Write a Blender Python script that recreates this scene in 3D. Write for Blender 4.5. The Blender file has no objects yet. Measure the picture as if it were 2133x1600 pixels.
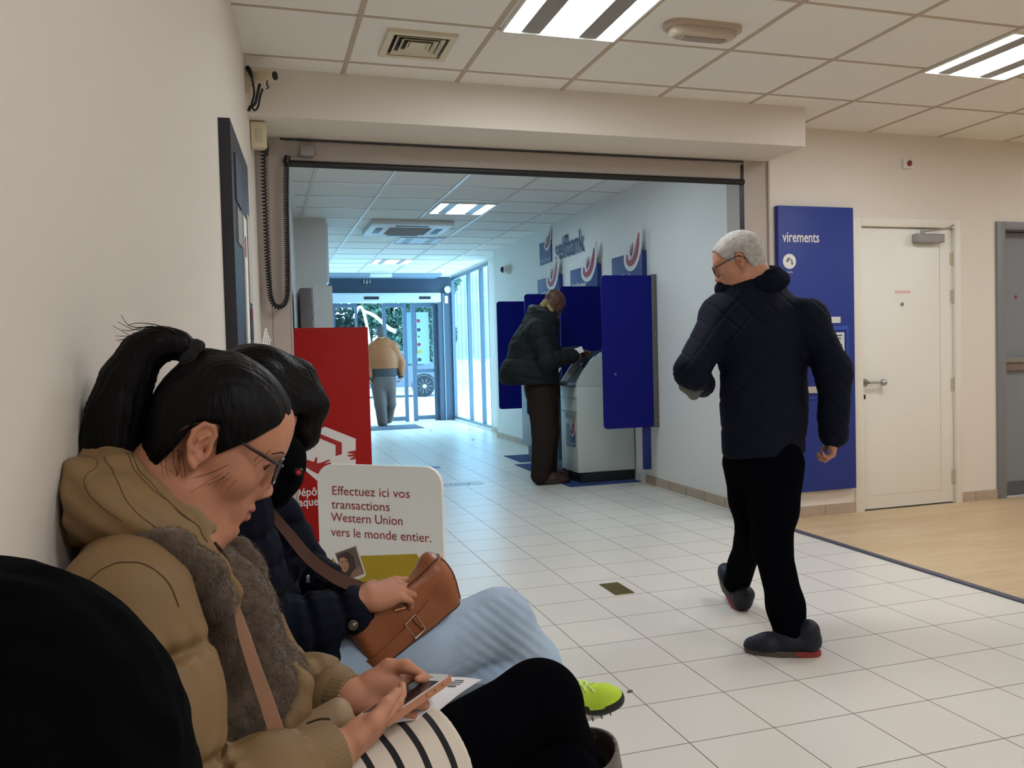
import bpy, bmesh, math, random
import numpy as np
from mathutils import Vector, Matrix
random.seed(7); RNG = np.random.default_rng(7)
SC = bpy.context.scene; COL = SC.collection
# ---------------------------------------------------------------- camera, world, exposure
cam_d = bpy.data.cameras.new('camera'); cam = bpy.data.objects.new('camera', cam_d); COL.objects.link(cam)
F_PX = 1739.66; cam_d.sensor_width = 36.0; cam_d.lens = 36.0 * F_PX / 2133.0
cam_d.clip_start = 0.02; cam_d.clip_end = 300
YAW, PITCH, ROLL = 0.296579788, -0.0338290419, -0.0258151028
CAMP = np.array([0.0, 0.0, 1.2])
_f = np.array([math.sin(YAW)*math.cos(PITCH), math.cos(YAW)*math.cos(PITCH), math.sin(PITCH)])
_r = np.array([math.cos(YAW), -math.sin(YAW), 0.0]); _u = np.cross(_r, _f)
CR = math.cos(ROLL)*_r + math.sin(ROLL)*_u; CU = -math.sin(ROLL)*_r + math.cos(ROLL)*_u; CF = _f
cam.matrix_world = Matrix(((CR[0], CU[0], -CF[0], 0), (CR[1], CU[1], -CF[1], 0), (CR[2], CU[2], -CF[2], 1.2), (0, 0, 0, 1)))
SC.camera = cam
world = bpy.data.worlds.new('world'); SC.world = world; world.use_nodes = True
bg = world.node_tree.nodes['Background']
bg.inputs[0].default_value = (0.40, 0.74, 1.0, 1); bg.inputs[1].default_value = 9.0
SC.view_settings.view_transform = 'Standard'; SC.view_settings.look = 'None'
SC.view_settings.exposure = 0.0; SC.view_settings.gamma = 1.0; SC.view_settings.use_curve_mapping = False
LAMP = 31.5; LAMP_COL = (1.0, 1.03, 1.06)
SC.cycles.max_bounces = 8; SC.cycles.diffuse_bounces = 5; SC.cycles.glossy_bounces = 3
SC.cycles.transmission_bounces = 4; SC.cycles.transparent_max_bounces = 8
SC.cycles.caustics_reflective = False; SC.cycles.caustics_refractive = False; SC.cycles.sample_clamp_indirect = 4.0

# ---------------------------------------------------------------- measuring helpers (a sight line met with a real plane)
def ray(px, py): return CR*(px-1066.5)/F_PX - CU*(py-800)/F_PX + CF
def onY(px, py, y): d = ray(px, py); return CAMP + d*y/d[1]
def onX(px, py, x): d = ray(px, py); return CAMP + d*x/d[0]
def onZ(px, py, z): d = ray(px, py); return CAMP + d*(z-1.2)/d[2]
V = lambda *a: np.array(a, float)
def unit(v): v = np.asarray(v, float); return v/np.linalg.norm(v)

# ---------------------------------------------------------------- materials
def lin(c): return tuple(((x/255.0)/12.92 if x/255.0 <= 0.04045 else ((x/255.0+0.055)/1.055)**2.4) for x in c)
MATS = {}
def mat(name, rgb, rough=0.6, metal=0.0, spec=0.5, bump=0.0, bscale=200.0, var=0.0, vscale=8.0, coat=0.0, sheen=0.0, stretch=None, emit=None, sss=0.0):
    if name in MATS: return MATS[name]
    m = bpy.data.materials.new(name); m.use_nodes = True; nt = m.node_tree; b = nt.nodes['Principled BSDF']
    c = lin(rgb) + (1,); b.inputs['Base Color'].default_value = c
    b.inputs['Roughness'].default_value = rough; b.inputs['Metallic'].default_value = metal
    b.inputs['Specular IOR Level'].default_value = spec
    if coat: b.inputs['Coat Weight'].default_value = coat
    if sheen: b.inputs['Sheen Weight'].default_value = sheen; b.inputs['Sheen Roughness'].default_value = 0.5
    if sss:
        b.inputs['Subsurface Weight'].default_value = sss; b.inputs['Subsurface Radius'].default_value = (0.010, 0.004, 0.002)
        b.inputs['Subsurface Scale'].default_value = 0.6
    if emit: b.inputs['Emission Color'].default_value = tuple(emit[0]) + (1,); b.inputs['Emission Strength'].default_value = emit[1]
    tc = nt.nodes.new('ShaderNodeTexCoord'); mp = nt.nodes.new('ShaderNodeMapping'); nt.links.new(tc.outputs['Object'], mp.inputs['Vector'])
    if stretch: mp.inputs['Scale'].default_value = stretch
    if var:
        n = nt.nodes.new('ShaderNodeTexNoise'); n.inputs['Scale'].default_value = vscale; n.inputs['Detail'].default_value = 5
        nt.links.new(mp.outputs[0], n.inputs['Vector'])
        r = nt.nodes.new('ShaderNodeMapRange'); r.inputs[1].default_value = 0.3; r.inputs[2].default_value = 0.7
        r.inputs[3].default_value = 1-var; r.inputs[4].default_value = 1+var; nt.links.new(n.outputs['Fac'], r.inputs[0])
        mx = nt.nodes.new('ShaderNodeMix'); mx.data_type = 'RGBA'; mx.blend_type = 'MULTIPLY'; mx.inputs[0].default_value = 1
        mx.inputs[6].default_value = c; nt.links.new(r.outputs[0], mx.inputs[7]); nt.links.new(mx.outputs[2], b.inputs['Base Color'])
    if bump:
        n2 = nt.nodes.new('ShaderNodeTexNoise'); n2.inputs['Scale'].default_value = bscale; n2.inputs['Detail'].default_value = 3
        nt.links.new(mp.outputs[0], n2.inputs['Vector'])
        bp = nt.nodes.new('ShaderNodeBump'); bp.inputs['Strength'].default_value = bump; bp.inputs['Distance'].default_value = 0.004
        nt.links.new(n2.outputs['Fac'], bp.inputs['Height']); nt.links.new(bp.outputs[0], b.inputs['Normal'])
    MATS[name] = m; return m
def node_math(nt, op, a, b=None):
    n = nt.nodes.new('ShaderNodeMath'); n.operation = op
    for i, v in enumerate((a, b)):
        if v is None: continue
        if isinstance(v, (int, float)): n.inputs[i].default_value = v
        else: nt.links.new(v, n.inputs[i])
    return n.outputs[0]
def tile_mat(name, rgb, grout, x0, y0, s, gap, rough):
    m = bpy.data.materials.new(name); m.use_nodes = True; nt = m.node_tree; b = nt.nodes['Principled BSDF']
    g = nt.nodes.new('ShaderNodeNewGeometry'); sp = nt.nodes.new('ShaderNodeSeparateXYZ'); nt.links.new(g.outputs['Position'], sp.inputs[0])
    fx = node_math(nt, 'DIVIDE', node_math(nt, 'SUBTRACT', sp.outputs[0], x0), s); fy = node_math(nt, 'DIVIDE', node_math(nt, 'SUBTRACT', sp.outputs[1], y0), s)
    def edge(f):
        fr = node_math(nt, 'FRACT', f); d = node_math(nt, 'ABSOLUTE', node_math(nt, 'SUBTRACT', fr, 0.5)); return node_math(nt, 'GREATER_THAN', d, 0.5-gap/s/2)
    e = node_math(nt, 'MAXIMUM', edge(fx), edge(fy))
    cx = nt.nodes.new('ShaderNodeCombineXYZ'); nt.links.new(node_math(nt, 'FLOOR', fx), cx.inputs[0]); nt.links.new(node_math(nt, 'FLOOR', fy), cx.inputs[1])
    wn = nt.nodes.new('ShaderNodeTexWhiteNoise'); nt.links.new(cx.outputs[0], wn.inputs['Vector'])
    nz = nt.nodes.new('ShaderNodeTexNoise'); nz.inputs['Scale'].default_value = 60; nz.inputs['Detail'].default_value = 6; nt.links.new(g.outputs['Position'], nz.inputs['Vector'])
    f = node_math(nt, 'ADD', node_math(nt, 'MULTIPLY', wn.outputs['Value'], 0.04), node_math(nt, 'MULTIPLY', nz.outputs['Fac'], 0.06)); f = node_math(nt, 'ADD', f, 0.95)
    mx = nt.nodes.new('ShaderNodeMix'); mx.data_type = 'RGBA'; mx.blend_type = 'MULTIPLY'; mx.inputs[0].default_value = 1; mx.inputs[6].default_value = lin(rgb)+(1,); nt.links.new(f, mx.inputs[7])
    m2 = nt.nodes.new('ShaderNodeMix'); m2.data_type = 'RGBA'; nt.links.new(e, m2.inputs[0]); nt.links.new(mx.outputs[2], m2.inputs[6]); m2.inputs[7].default_value = lin(grout)+(1,)
    nt.links.new(m2.outputs[2], b.inputs['Base Color'])
    r = nt.nodes.new('ShaderNodeMix'); r.data_type = 'FLOAT'; nt.links.new(e, r.inputs[0]); r.inputs[2].default_value = rough; r.inputs[3].default_value = 0.9; nt.links.new(r.outputs[0], b.inputs['Roughness'])
    n3 = nt.nodes.new('ShaderNodeTexNoise'); n3.inputs['Scale'].default_value = 25; nt.links.new(g.outputs['Position'], n3.inputs['Vector'])
    bp = nt.nodes.new('ShaderNodeBump'); bp.inputs['Strength'].default_value = 0.04; bp.inputs['Distance'].default_value = 0.01; nt.links.new(n3.outputs['Fac'], bp.inputs['Height'])
    b2 = nt.nodes.new('ShaderNodeBump'); b2.invert = True; b2.inputs['Strength'].default_value = 0.5; b2.inputs['Distance'].default_value = 0.002; nt.links.new(e, b2.inputs['Height']); nt.links.new(bp.outputs[0], b2.inputs['Normal'])
    nt.links.new(b2.outputs[0], b.inputs['Normal']); return m
def wood_mat():
    m = bpy.data.materials.new('oak_parquet'); m.use_nodes = True; nt = m.node_tree; b = nt.nodes['Principled BSDF']
    g = nt.nodes.new('ShaderNodeNewGeometry'); mp = nt.nodes.new('ShaderNodeMapping'); nt.links.new(g.outputs['Position'], mp.inputs['Vector']); mp.inputs['Rotation'].default_value = (0, 0, 0)
    br = nt.nodes.new('ShaderNodeTexBrick'); nt.links.new(mp.outputs[0], br.inputs['Vector']); br.inputs['Scale'].default_value = 1.0
    br.inputs['Brick Width'].default_value = 0.62; br.inputs['Row Height'].default_value = 0.095; br.inputs['Mortar Size'].default_value = 0.0008
    br.inputs['Color1'].default_value = lin((210, 184, 148))+(1,); br.inputs['Color2'].default_value = lin((200, 172, 132))+(1,); br.inputs['Mortar'].default_value = lin((170, 142, 104))+(1,)
    mp2 = nt.nodes.new('ShaderNodeMapping'); nt.links.new(g.outputs['Position'], mp2.inputs['Vector']); mp2.inputs['Scale'].default_value = (1.2, 14, 1)
    n = nt.nodes.new('ShaderNodeTexNoise'); n.inputs['Scale'].default_value = 4; n.inputs['Detail'].default_value = 6; nt.links.new(mp2.outputs[0], n.inputs['Vector'])
    r = nt.nodes.new('ShaderNodeMapRange'); r.inputs[1].default_value = .3; r.inputs[2].default_value = .7; r.inputs[3].default_value = .88; r.inputs[4].default_value = 1.08; nt.links.new(n.outputs['Fac'], r.inputs[0])
    mx = nt.nodes.new('ShaderNodeMix'); mx.data_type = 'RGBA'; mx.blend_type = 'MULTIPLY'; mx.inputs[0].default_value = 1; nt.links.new(br.outputs['Color'], mx.inputs[6]); nt.links.new(r.outputs[0], mx.inputs[7])
    nt.links.new(mx.outputs[2], b.inputs['Base Color']); b.inputs['Roughness'].default_value = 0.38; return m
def glass_mat(name, tint=(1, 1, 1), gloss=0.08):
    m = bpy.data.materials.new(name); m.use_nodes = True; nt = m.node_tree; nt.nodes.remove(nt.nodes['Principled BSDF'])
    t = nt.nodes.new('ShaderNodeBsdfTransparent'); t.inputs[0].default_value = tuple(tint)+(1,)
    gl = nt.nodes.new('ShaderNodeBsdfGlossy'); gl.inputs['Roughness'].default_value = 0.03
    lw = nt.nodes.new('ShaderNodeLayerWeight'); lw.inputs[0].default_value = 0.5
    fr = node_math(nt, 'ADD', node_math(nt, 'MULTIPLY', node_math(nt, 'POWER', lw.outputs['Facing'], 5.0), 0.35), 0.02)
    mx = nt.nodes.new('ShaderNodeMixShader'); nt.links.new(fr, mx.inputs[0]); nt.links.new(t.outputs[0], mx.inputs[1]); nt.links.new(gl.outputs[0], mx.inputs[2])
    nt.links.new(mx.outputs[0], nt.nodes['Material Output'].inputs['Surface']); return m

# ---------------------------------------------------------------- geometry helpers
class G:
    """collects shapes as raw vertices, faces and material slots"""
    def __init__(s): s.v = []; s.f = []; s.m = []; s.n = 0
    def add(s, v, f, m=0):
        v = np.asarray(v, float); s.v.append(v); s.f += [tuple(int(i)+s.n for i in q) for q in f]; s.m += [m]*len(f); s.n += len(v); return s
    def box(s, x0, x1, y0, y1, z0, z1, m=0, bev=0.0):
        if bev > 0: return s.rbox(((x0+x1)/2, (y0+y1)/2, (z0+z1)/2), ((x1-x0)/2, (y1-y0)/2, (z1-z0)/2), bev, None, m)
        v = [(x0,y0,z0),(x1,y0,z0),(x1,y1,z0),(x0,y1,z0),(x0,y0,z1),(x1,y0,z1),(x1,y1,z1),(x0,y1,z1)]
        return s.add(v, [(0,3,2,1),(4,5,6,7),(0,1,5,4),(1,2,6,5),(2,3,7,6),(3,0,4,7)], m)
    def rbox(s, c, h, r, R=None, m=0, seg=2):
        bm = bmesh.new(); bmesh.ops.create_cube(bm, size=2)
        for v in bm.verts: v.co = Vector((v.co.x*h[0], v.co.y*h[1], v.co.z*h[2]))
        r = min(r, min(h)*0.98)
        if r > 0: bmesh.ops.bevel(bm, geom=list(bm.edges), offset=r, segments=seg, profile=0.5, affect='EDGES')
        return s.bm(bm, c, R, m)
    def bm(s, bm, c=(0,0,0), R=None, m=0):
        bm.verts.index_update(); v = np.array([tuple(x.co) for x in bm.verts]); f = [[x.index for x in q.verts] for q in bm.faces]; bm.free()
        if R is not None: v = v @ np.asarray(R, float).T
        return s.add(v+np.asarray(c, float), f, m)
    def prism(s, poly, o, ax, ay, depth, m=0, mside=None):
        """polygon poly (2D, CCW) in the plane o+ax*x+ay*y, thickness depth along ax x ay"""
        o, ax, ay = V(*o), V(*ax), V(*ay); n = np.cross(ax, ay); P = np.asarray(poly, float); k = len(P)
        a = o+P[:, :1]*ax+P[:, 1:2]*ay; v = np.concatenate([a, a+n*depth])
        f = [tuple(range(k-1, -1, -1)), tuple(range(k, 2*k))]; sd = [(i, (i+1) % k, (i+1) % k+k, i+k) for i in range(k)]
        s.add(v, f, m); base = s.n-2*k
        s.f += [tuple(int(i)+base for i in q) for q in sd]; s.m += [m if mside is None else mside]*len(sd); return s
    def tube(s, pts, r, seg=8, m=0, cap=True, flat=None):
        P = np.asarray(pts, float); n = len(P); rr = np.full(n, r, float) if np.isscalar(r) else np.asarray(r, float)
        T = np.gradient(P, axis=0); T /= np.linalg.norm(T, axis=1)[:, None]+1e-12
        up = V(0, 0, 1) if abs(T[0][2]) < .9 else V(1, 0, 0); A = unit(np.cross(T[0], up)); vs = []
        for i in range(n):
            A = A-T[i]*np.dot(A, T[i]); A /= np.linalg.norm(A)+1e-12; B = np.cross(T[i], A); a = np.arange(seg)*2*math.pi/seg
            fl = 1.0 if flat is None else flat
            vs.append(P[i]+rr[i]*(np.cos(a)[:, None]*A+fl*np.sin(a)[:, None]*B))
        f = []
        for i in range(n-1):
            for j in range(seg): f.append((i*seg+j, i*seg+(j+1) % seg, (i+1)*seg+(j+1) % seg, (i+1)*seg+j))
        if cap: f.append(tuple(range(seg-1, -1, -1))); f.append(tuple((n-1)*seg+j for j in range(seg)))
        return s.add(np.concatenate(vs), f, m)
    def ribbon(s, pts, normals, width, thick, m=0):
        """flat strap through pts; normals = face direction at each point"""
        P = np.asarray(pts, float); N = np.asarray(normals, float); n = len(P); T = np.gradient(P, axis=0); T /= np.linalg.norm(T, axis=1)[:, None]; vs = []
        w = np.full(n, width) if np.isscalar(width) else np.asarray(width)
        for i in range(n):
            nn = unit(N[i]-T[i]*np.dot(N[i], T[i])); sd = np.cross(T[i], nn)
            vs.append(np.array([P[i]+sd*w[i]/2+nn*thick/2, P[i]-sd*w[i]/2+nn*thick/2, P[i]-sd*w[i]/2-nn*thick/2, P[i]+sd*w[i]/2-nn*thick/2]))
        f = [(3, 2, 1, 0), tuple((n-1)*4+j for j in range(4))]
        for i in range(n-1):
            for j in range(4): f.append((i*4+j, i*4+(j+1) % 4, (i+1)*4+(j+1) % 4, (i+1)*4+j))
        return s.add(np.concatenate(vs), f, m)
    def lathe(s, prof, c, axis=(0, 0, 1), seg=24, m=0):
        """profile [(r, h)...] turned round an axis through c"""
        ax = unit(axis); up = V(0, 0, 1) if abs(ax[2]) < .9 else V(1, 0, 0); A = unit(np.cross(up, ax)); B = np.cross(ax, A); a = np.arange(seg)*2*math.pi/seg
        rings = [V(*c)+ax*h+r*(np.cos(a)[:, None]*A+np.sin(a)[:, None]*B) for r, h in prof]; f = []; n = len(prof)
        for i in range(n-1):
            for j in range(seg): f.append((i*seg+j, i*seg+(j+1) % seg, (i+1)*seg+(j+1) % seg, (i+1)*seg+j))
        f.append(tuple(range(seg-1, -1, -1))); f.append(tuple((n-1)*seg+j for j in range(seg)))
        return s.add(np.concatenate(rings), f, m)
    def ball(s, c, r, seg=16, m=0):
        bm = bmesh.new(); bmesh.ops.create_uvsphere(bm, u_segments=seg, v_segments=max(6, seg//2), radius=1)
        rr = (r, r, r) if np.isscalar(r) else r
        for v in bm.verts: v.co = Vector((v.co.x*rr[0], v.co.y*rr[1], v.co.z*rr[2]))
        return s.bm(bm, c, None, m)

def link(name, me, parent=None, loc=None):
    o = bpy.data.objects.new(name, me); COL.objects.link(o)
    if loc is not None: o.location = loc
    if parent is not None:
        o.parent = parent; o.matrix_parent_inverse = Matrix.Translation(-Vector(parent.location)) if parent.rotation_euler.z == 0 else Matrix.LocRotScale(parent.location, parent.rotation_euler, None).inverted()
    return o
def obj(name, g, mats, parent=None, smooth=30, loc=None):
    """links the collected shapes as ONE mesh object; its origin is set at the middle of its base"""
    v = np.concatenate(g.v)
    if loc is None: mn, mx = v.min(0), v.max(0); loc = np.array([(mn[0]+mx[0])/2, (mn[1]+mx[1])/2, mn[2]])
    me = bpy.data.meshes.new(name); me.from_pydata((v-loc).tolist(), [], g.f); me.update()
    if not isinstance(mats, (list, tuple)): mats = [mats]
    for q in mats: me.materials.append(q)
    if len(mats) > 1: me.polygons.foreach_set('material_index', np.array(g.m, dtype=np.int32))
    if smooth is not None:
        me.polygons.foreach_set('use_smooth', np.ones(len(me.polygons), dtype=bool))
        if smooth < 180: me.set_sharp_from_angle(angle=math.radians(smooth))
    return link(name, me, parent, Vector(loc))
def tag(o, label, cat, group=None, kind=None):
    o['label'] = label; o['category'] = cat
    if group: o['group'] = group
    if kind: o['kind'] = kind
    return o
def root(name, loc, label, cat, group=None):
    o = bpy.data.objects.new(name, None); COL.objects.link(o); o.location = Vector([float(x) for x in loc]); o.empty_display_size = .1; return tag(o, label, cat, group)
def struct(name, g, mats, smooth=30):
    o = obj(name, g, mats, None, smooth); o['kind'] = 'structure'; return o
def dup(r, loc, label, group=None):
    """a copy of a thing with copies of its parts and sub-parts"""
    c = r.copy(); COL.objects.link(c); c.location = Vector([float(x) for x in loc]); c['label'] = label
    if group: c['group'] = group
    for ch in [o for o in COL.objects if o.parent == r]:
        d = ch.copy(); COL.objects.link(d); d.parent = c
        for g2 in [o for o in COL.objects if o.parent == ch]:
            e = g2.copy(); COL.objects.link(e); e.parent = d
    return c
def text_geo(g, s, o, ax, ay, size, depth=0.001, m=0, xs=1.0, bold=0.0, align='LEFT', spacing=1.0):
    cu = bpy.data.curves.new('t', 'FONT'); cu.body = s; cu.size = 1.0; cu.extrude = 0.0; cu.offset = bold; cu.align_x = align; cu.resolution_u = 3; cu.space_character = spacing
    ob = bpy.data.objects.new('t', cu); COL.objects.link(ob); bpy.context.view_layer.update()
    me = ob.evaluated_get(bpy.context.evaluated_depsgraph_get()).to_mesh(); v = np.array([tuple(p.co) for p in me.vertices]).reshape(-1, 3); f = [tuple(p.vertices) for p in me.polygons]
    ob.to_mesh_clear(); bpy.data.objects.remove(ob); bpy.data.curves.remove(cu)
    o, ax, ay = V(*o), unit(ax), unit(ay); nz = np.cross(ax, ay)
    return g.add(o+v[:, :1]*ax*size*xs+v[:, 1:2]*ay*size+nz*depth, f, m)
def rrect(w, h, r, seg=6, corners=(1, 1, 1, 1), x0=0, y0=0):
    """rounded rectangle outline, CCW from lower left; corners LL, LR, UR, UL"""
    out = []
    for k, (cx, cy, a0) in enumerate(((r, r, 180), (w-r, r, 270), (w-r, h-r, 0), (r, h-r, 90))):
        if corners[k]:
            for i in range(seg+1): a = math.radians(a0+90*i/seg); out.append((x0+cx+r*math.cos(a), y0+cy+r*math.sin(a)))
        else: out.append((x0+(0 if k in (0, 3) else w), y0+(0 if k in (0, 1) else h)))
    return out
# ================================================================ SETTING
M_wall = mat('wall_paint_warm', (224, 216, 206), .75, bump=.06, bscale=350)
M_wall2 = mat('wall_paint_selfbank', (222, 220, 216), .7, bump=.06, bscale=350)
M_ceil = mat('ceiling_tile_white', (236, 233, 226), .85, bump=.10, bscale=500)
M_tbar = mat('ceiling_rail_white', (214, 208, 198), .35)
M_trim = mat('skirting_tile_beige', (176, 158, 140), .5, var=.06, vscale=12)
M_jamb = mat('jamb_grey_paint', (176, 164, 156), .6)
M_black = mat('black_rubber', (16, 16, 20), .5)
M_alu = mat('anodised_grey_aluminium', (96, 112, 128), .4, metal=.3)
M_alud = mat('dark_slate_panel', (62, 76, 94), .5)
M_white = mat('white_enamel', (226, 224, 218), .35)
M_greyp = mat('grey_plastic', (150, 148, 146), .5)
M_steel = mat('brushed_steel', (170, 170, 168), .32, metal=.9)
M_blue = mat('sign_blue', (20, 52, 140), .45)
M_txtw = mat('lettering_white', (226, 224, 220), .5)
M_cream = mat('cream_plastic', (214, 200, 172), .5)
H = 2.74; YD = 5.03
WL = lambda y: -0.312+0.069*y          # the left wall runs at four degrees to the tile grid
WN = unit((0.99763, -0.0688, 0)); WT = unit((0.0688, 0.99763, 0))
def wallbox(g, xf0, xf1, y0, y1, z0, z1, m=0, off=0.0):
    a, b = WL(y0)+off, WL(y1)+off
    v = [(a+xf0, y0, z0), (a+xf1, y0, z0), (b+xf1, y1, z0), (b+xf0, y1, z0), (a+xf0, y0, z1), (a+xf1, y0, z1), (b+xf1, y1, z1), (b+xf0, y1, z1)]
    return g.add(v, [(0,3,2,1),(4,5,6,7),(0,1,5,4),(1,2,6,5),(2,3,7,6),(3,0,4,7)], m)
# floor: tiles, parquet, edging strip
tile = tile_mat('floor_tile_light_grey', (222, 217, 208), (120, 112, 102), 1.2303, 1.9602, 0.3005, 0.004, 0.30)
g = G(); g.box(-1.2, 9.2, -3.2, 5.33, -0.1, 0.0); g.box(-.3, 3.9, 5.33, 16.0, -.1, 0); struct('floor', g, tile)
g = G(); g.box(3.375, 8.5, -3.0, YD, 0.0, 0.004); struct('floor_parquet', g, wood_mat())
g = G(); g.box(3.335, 3.375, -3.0, YD-.01, 0.0, 0.009, bev=.003); struct('trim_1', g, mat('edging_strip_grey_blue', (92, 94, 112), .45, metal=.4))
# ceilings with their hanging rails
g = G(); g.box(-1.2, 9.2, -3.2, 5.33, H, H+.2); g.box(-.3, 3.9, 5.33, 16.0, H, H+.2)
XG = [.50+.627*k for k in range(14)]; YG = [3.815-.6*k for k in range(-1, 12)]
def rail(x0, x1, y0, y1, d, m): g.box(x0, x1, y0, y1, H-d, H+.01, m)
for x in XG: rail(x-.012, x+.012, -3.0, 4.60 if x < 3.4 else YD, .0035, 2)
for y in YG: rail(WL(y), 8.4, y-.009, y+.009, .003, 2)
for x in (.515, 1.145, 1.772, 2.40, 3.03): rail(x-.013, x+.013, 5.1, 14.9, .009, 1)
for k in range(15): y = 5.57+.614*k; rail(WL(y)+.15, 3.4, y-.010, y+.010, .005, 1)
struct('ceiling', g, [M_ceil, M_tbar, mat('ceiling_rail_shadowed_joint', (188, 172, 154), .8)])
# left walls
g = G(); wallbox(g, -.25, 0, -3.2, YD+.25, 0, H); struct('wall_left', g, M_wall)
g = G(); wallbox(g, -.25, 0, YD+.20, 9.33, 0, H, off=.11); struct('wall_left_selfbank', g, M_wall2)
g = G(); g.box(.10, .77, 9.33, 9.9, 0, H); g.box(.60, .80, 9.05, 9.33, 0, 1.99); struct('pillar', g, M_wall2)
g = G(); g.box(.45, .70, 9.9, 15.7, 0, H); struct('wall_left_entrance', g, M_wall2)
g = G(); g.box(.772, .80, 9.36, 9.86, 2.05, 2.70); struct('trim_2', g, mat('pale_strip', (225, 232, 240), .3))
# wall at the back of the front room, with two doorways
D0, D1, DT = 4.106, 5.068, 2.125; E0, E1, ET = 5.415, 6.55, 2.125
g = G(); y0, y1 = YD, YD+.2
g.box(3.41, D0, y0, y1, 0, H); g.box(D0, D1, y0, y1, DT, H); g.box(D1, E0, y0, y1, 0, H); g.box(E0, E1, y0, y1, ET, H); g.box(E1, 9.0, y0, y1, 0, H); g.box(D0-.1, E1+.1, YD+.2, YD+.3, 0, H)
g.box(WL(YD)-.2, .185, y0, y1, 0, 2.5); g.box(WL(YD)-.2, 3.41, y0, y1, 2.47, H)
struct('wall_back', g, M_wall)
g = G(); g.box(WL(4.6)-.05, 3.412, 4.60, YD+.005, 2.49, H); struct('beam_over_opening', g, M_wall)
g = G(); g.box(8.5, 8.8, -3.2, YD+.2, 0, H); struct('wall_right', g, M_wall)
g = G(); g.box(-1.2, 9.0, -3.3, -3.0, 0, H); struct('wall_front', g, M_wall)
# selfbank: right wall, jog, window wall
g = G(); g.box(3.4, 3.65, YD+.2, 11.9, 0, H); g.box(3.6, 3.85, 11.9, 12.93, 0, H); g.box(3.6, 3.8, 12.93, 15.6, 0, .035); g.box(3.6, 3.8, 12.93, 15.6, 2.715, H)
struct('wall_right_selfbank', g, M_wall2)
g = G(); g.box(3.388, 3.4, YD+.2, 6.95, 0, .075); g.box(3.388, 3.4, 7.4, 11.9, 0, .075); g.box(3.588, 3.6, 11.9, 12.93, 0, .075)
for k in range(23): g.box(3.3865, 3.388, 5.3+.3*k, 5.303+.3*k, 0, .075, 1)
M_grout = mat('skirting_joint', (120, 106, 94), .8)
struct('baseboard_right', g, [M_trim, M_grout])
g = G()
for a, b in ((3.415, D0), (D1, E0), (E1, 8.5)):
    g.box(a, b, YD-.012, YD, 0.004, .079)
    x = a+.13
    while x < b: g.box(x, x+.003, YD-.0135, YD-.012, .004, .079, 1); x += .3
struct('baseboard_back', g, [M_trim, M_grout])
g = G(); g.box(.05, .56, 4.90, 4.92, 0, .004); struct('trim_4', g, M_white)
# opening: jambs and guide rails
g = G(); g.box(.035, .20, YD-.006, YD+.0, 0, 2.49, 0); g.box(3.225, 3.41, YD-.012, YD+.21, 0, 2.49, 0); g.box(3.405, 3.416, YD-.03, YD, 0, 2.49, 0)
g.box(.10, .103, YD-.008, YD-.006, 0, 2.49, 1)
struct('trim_3', g, [M_jamb, mat('jamb_joint', (120, 110, 104), .7)])
# far wall: dark header, posts
g = G(); g.box(.7, 3.62, 15.7, 15.95, 2.42, H); g.box(3.35, 3.62, 15.62, 15.95, 0, 2.42); g.box(.7, 1.0, 15.7, 15.9, 0, 2.42)
g.box(3.434, 3.45, 15.6, 15.62, 0, 2.42, 1); g.box(.8, 3.3, 15.0, 15.7, 2.70, H, 1)
struct('wall_far', g, [M_alud, mat('soffit_grey', (136, 150, 166), .5)])
# window wall on the right of the selfbank
M_glass = glass_mat('clear_glass', (.93, .98, 1.0))
for k, (a, b) in enumerate(((12.93, 13.49), (13.49, 14.35), (14.35, 15.6))):
    g = G(); t = .035
    g.box(3.60, 3.66, a, a+t, .035, 2.715); g.box(3.60, 3.66, b-t, b, .035, 2.715); g.box(3.60, 3.66, a+t, b-t, .035, .075); g.box(3.60, 3.66, a+t, b-t, 2.66, 2.715)
    w = struct('window_%d' % (k+1), g, M_alu)
    g = G(); g.box(3.625, 3.633, a+t, b-t, .075, 2.66); obj('pane', g, M_glass, w)
# white door with closer, hinges, handle
g = G()
for a, b, c, d in ((D0, D0+.075, 0, DT), (D1-.05, D1, 0, DT), (D0+.075, D1-.05, DT-.06, DT)): g.box(a, b, YD-.018, YD+.10, c, d, bev=.004)
dr = struct('door_1', g, mat('door_frame_white', (228, 224, 212), .45))
g = G(); a, b = D0+.079, D1-.054; g.box(a, b, YD+.012, YD+.055, .012, DT-.064, 0, bev=.003)
g.box(a+.71, a+.713, YD+.0105, YD+.013, .11, DT-.12, 1); g.box(a+.06, a+.713, YD+.0105, YD+.013, .108, .111, 1)
obj('door_leaf', g, [mat('door_white', (232, 230, 222), .4), mat('door_groove', (196, 188, 172), .6)], dr)
g = G(); hx, hz = 4.215, .94; yf = YD+.012
g.lathe([(.026, 0), (.026, .008), (.010, .010), (.010, .055)], (hx, yf, hz), (0, -1, 0)); g.tube([(hx, yf-.05, hz), (hx+.06, yf-.05, hz), (hx+.10, yf-.05, hz-.002)], .009, 10); g.ball((hx+.122, yf-.05, hz-.003), .026)
obj('door_handle', g, M_steel, dr)
g = G(); g.rbox((hx-.002, yf-.002, hz-.105), (.007, .003, .016), .003); obj('keyhole', g, M_black, dr)
g = G(); g.lathe([(.015, 0), (.015, .004), (.008, .006), (.007, .003)], (4.553, yf, 1.505), (0, -1, 0)); obj('peephole', g, M_steel, dr)
g = G(); g.box(4.49, 4.63, yf-.002, yf, 1.585, 1.605); lb = obj('door_label', g, mat('pink_label', (224, 186, 186), .6), dr)
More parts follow.
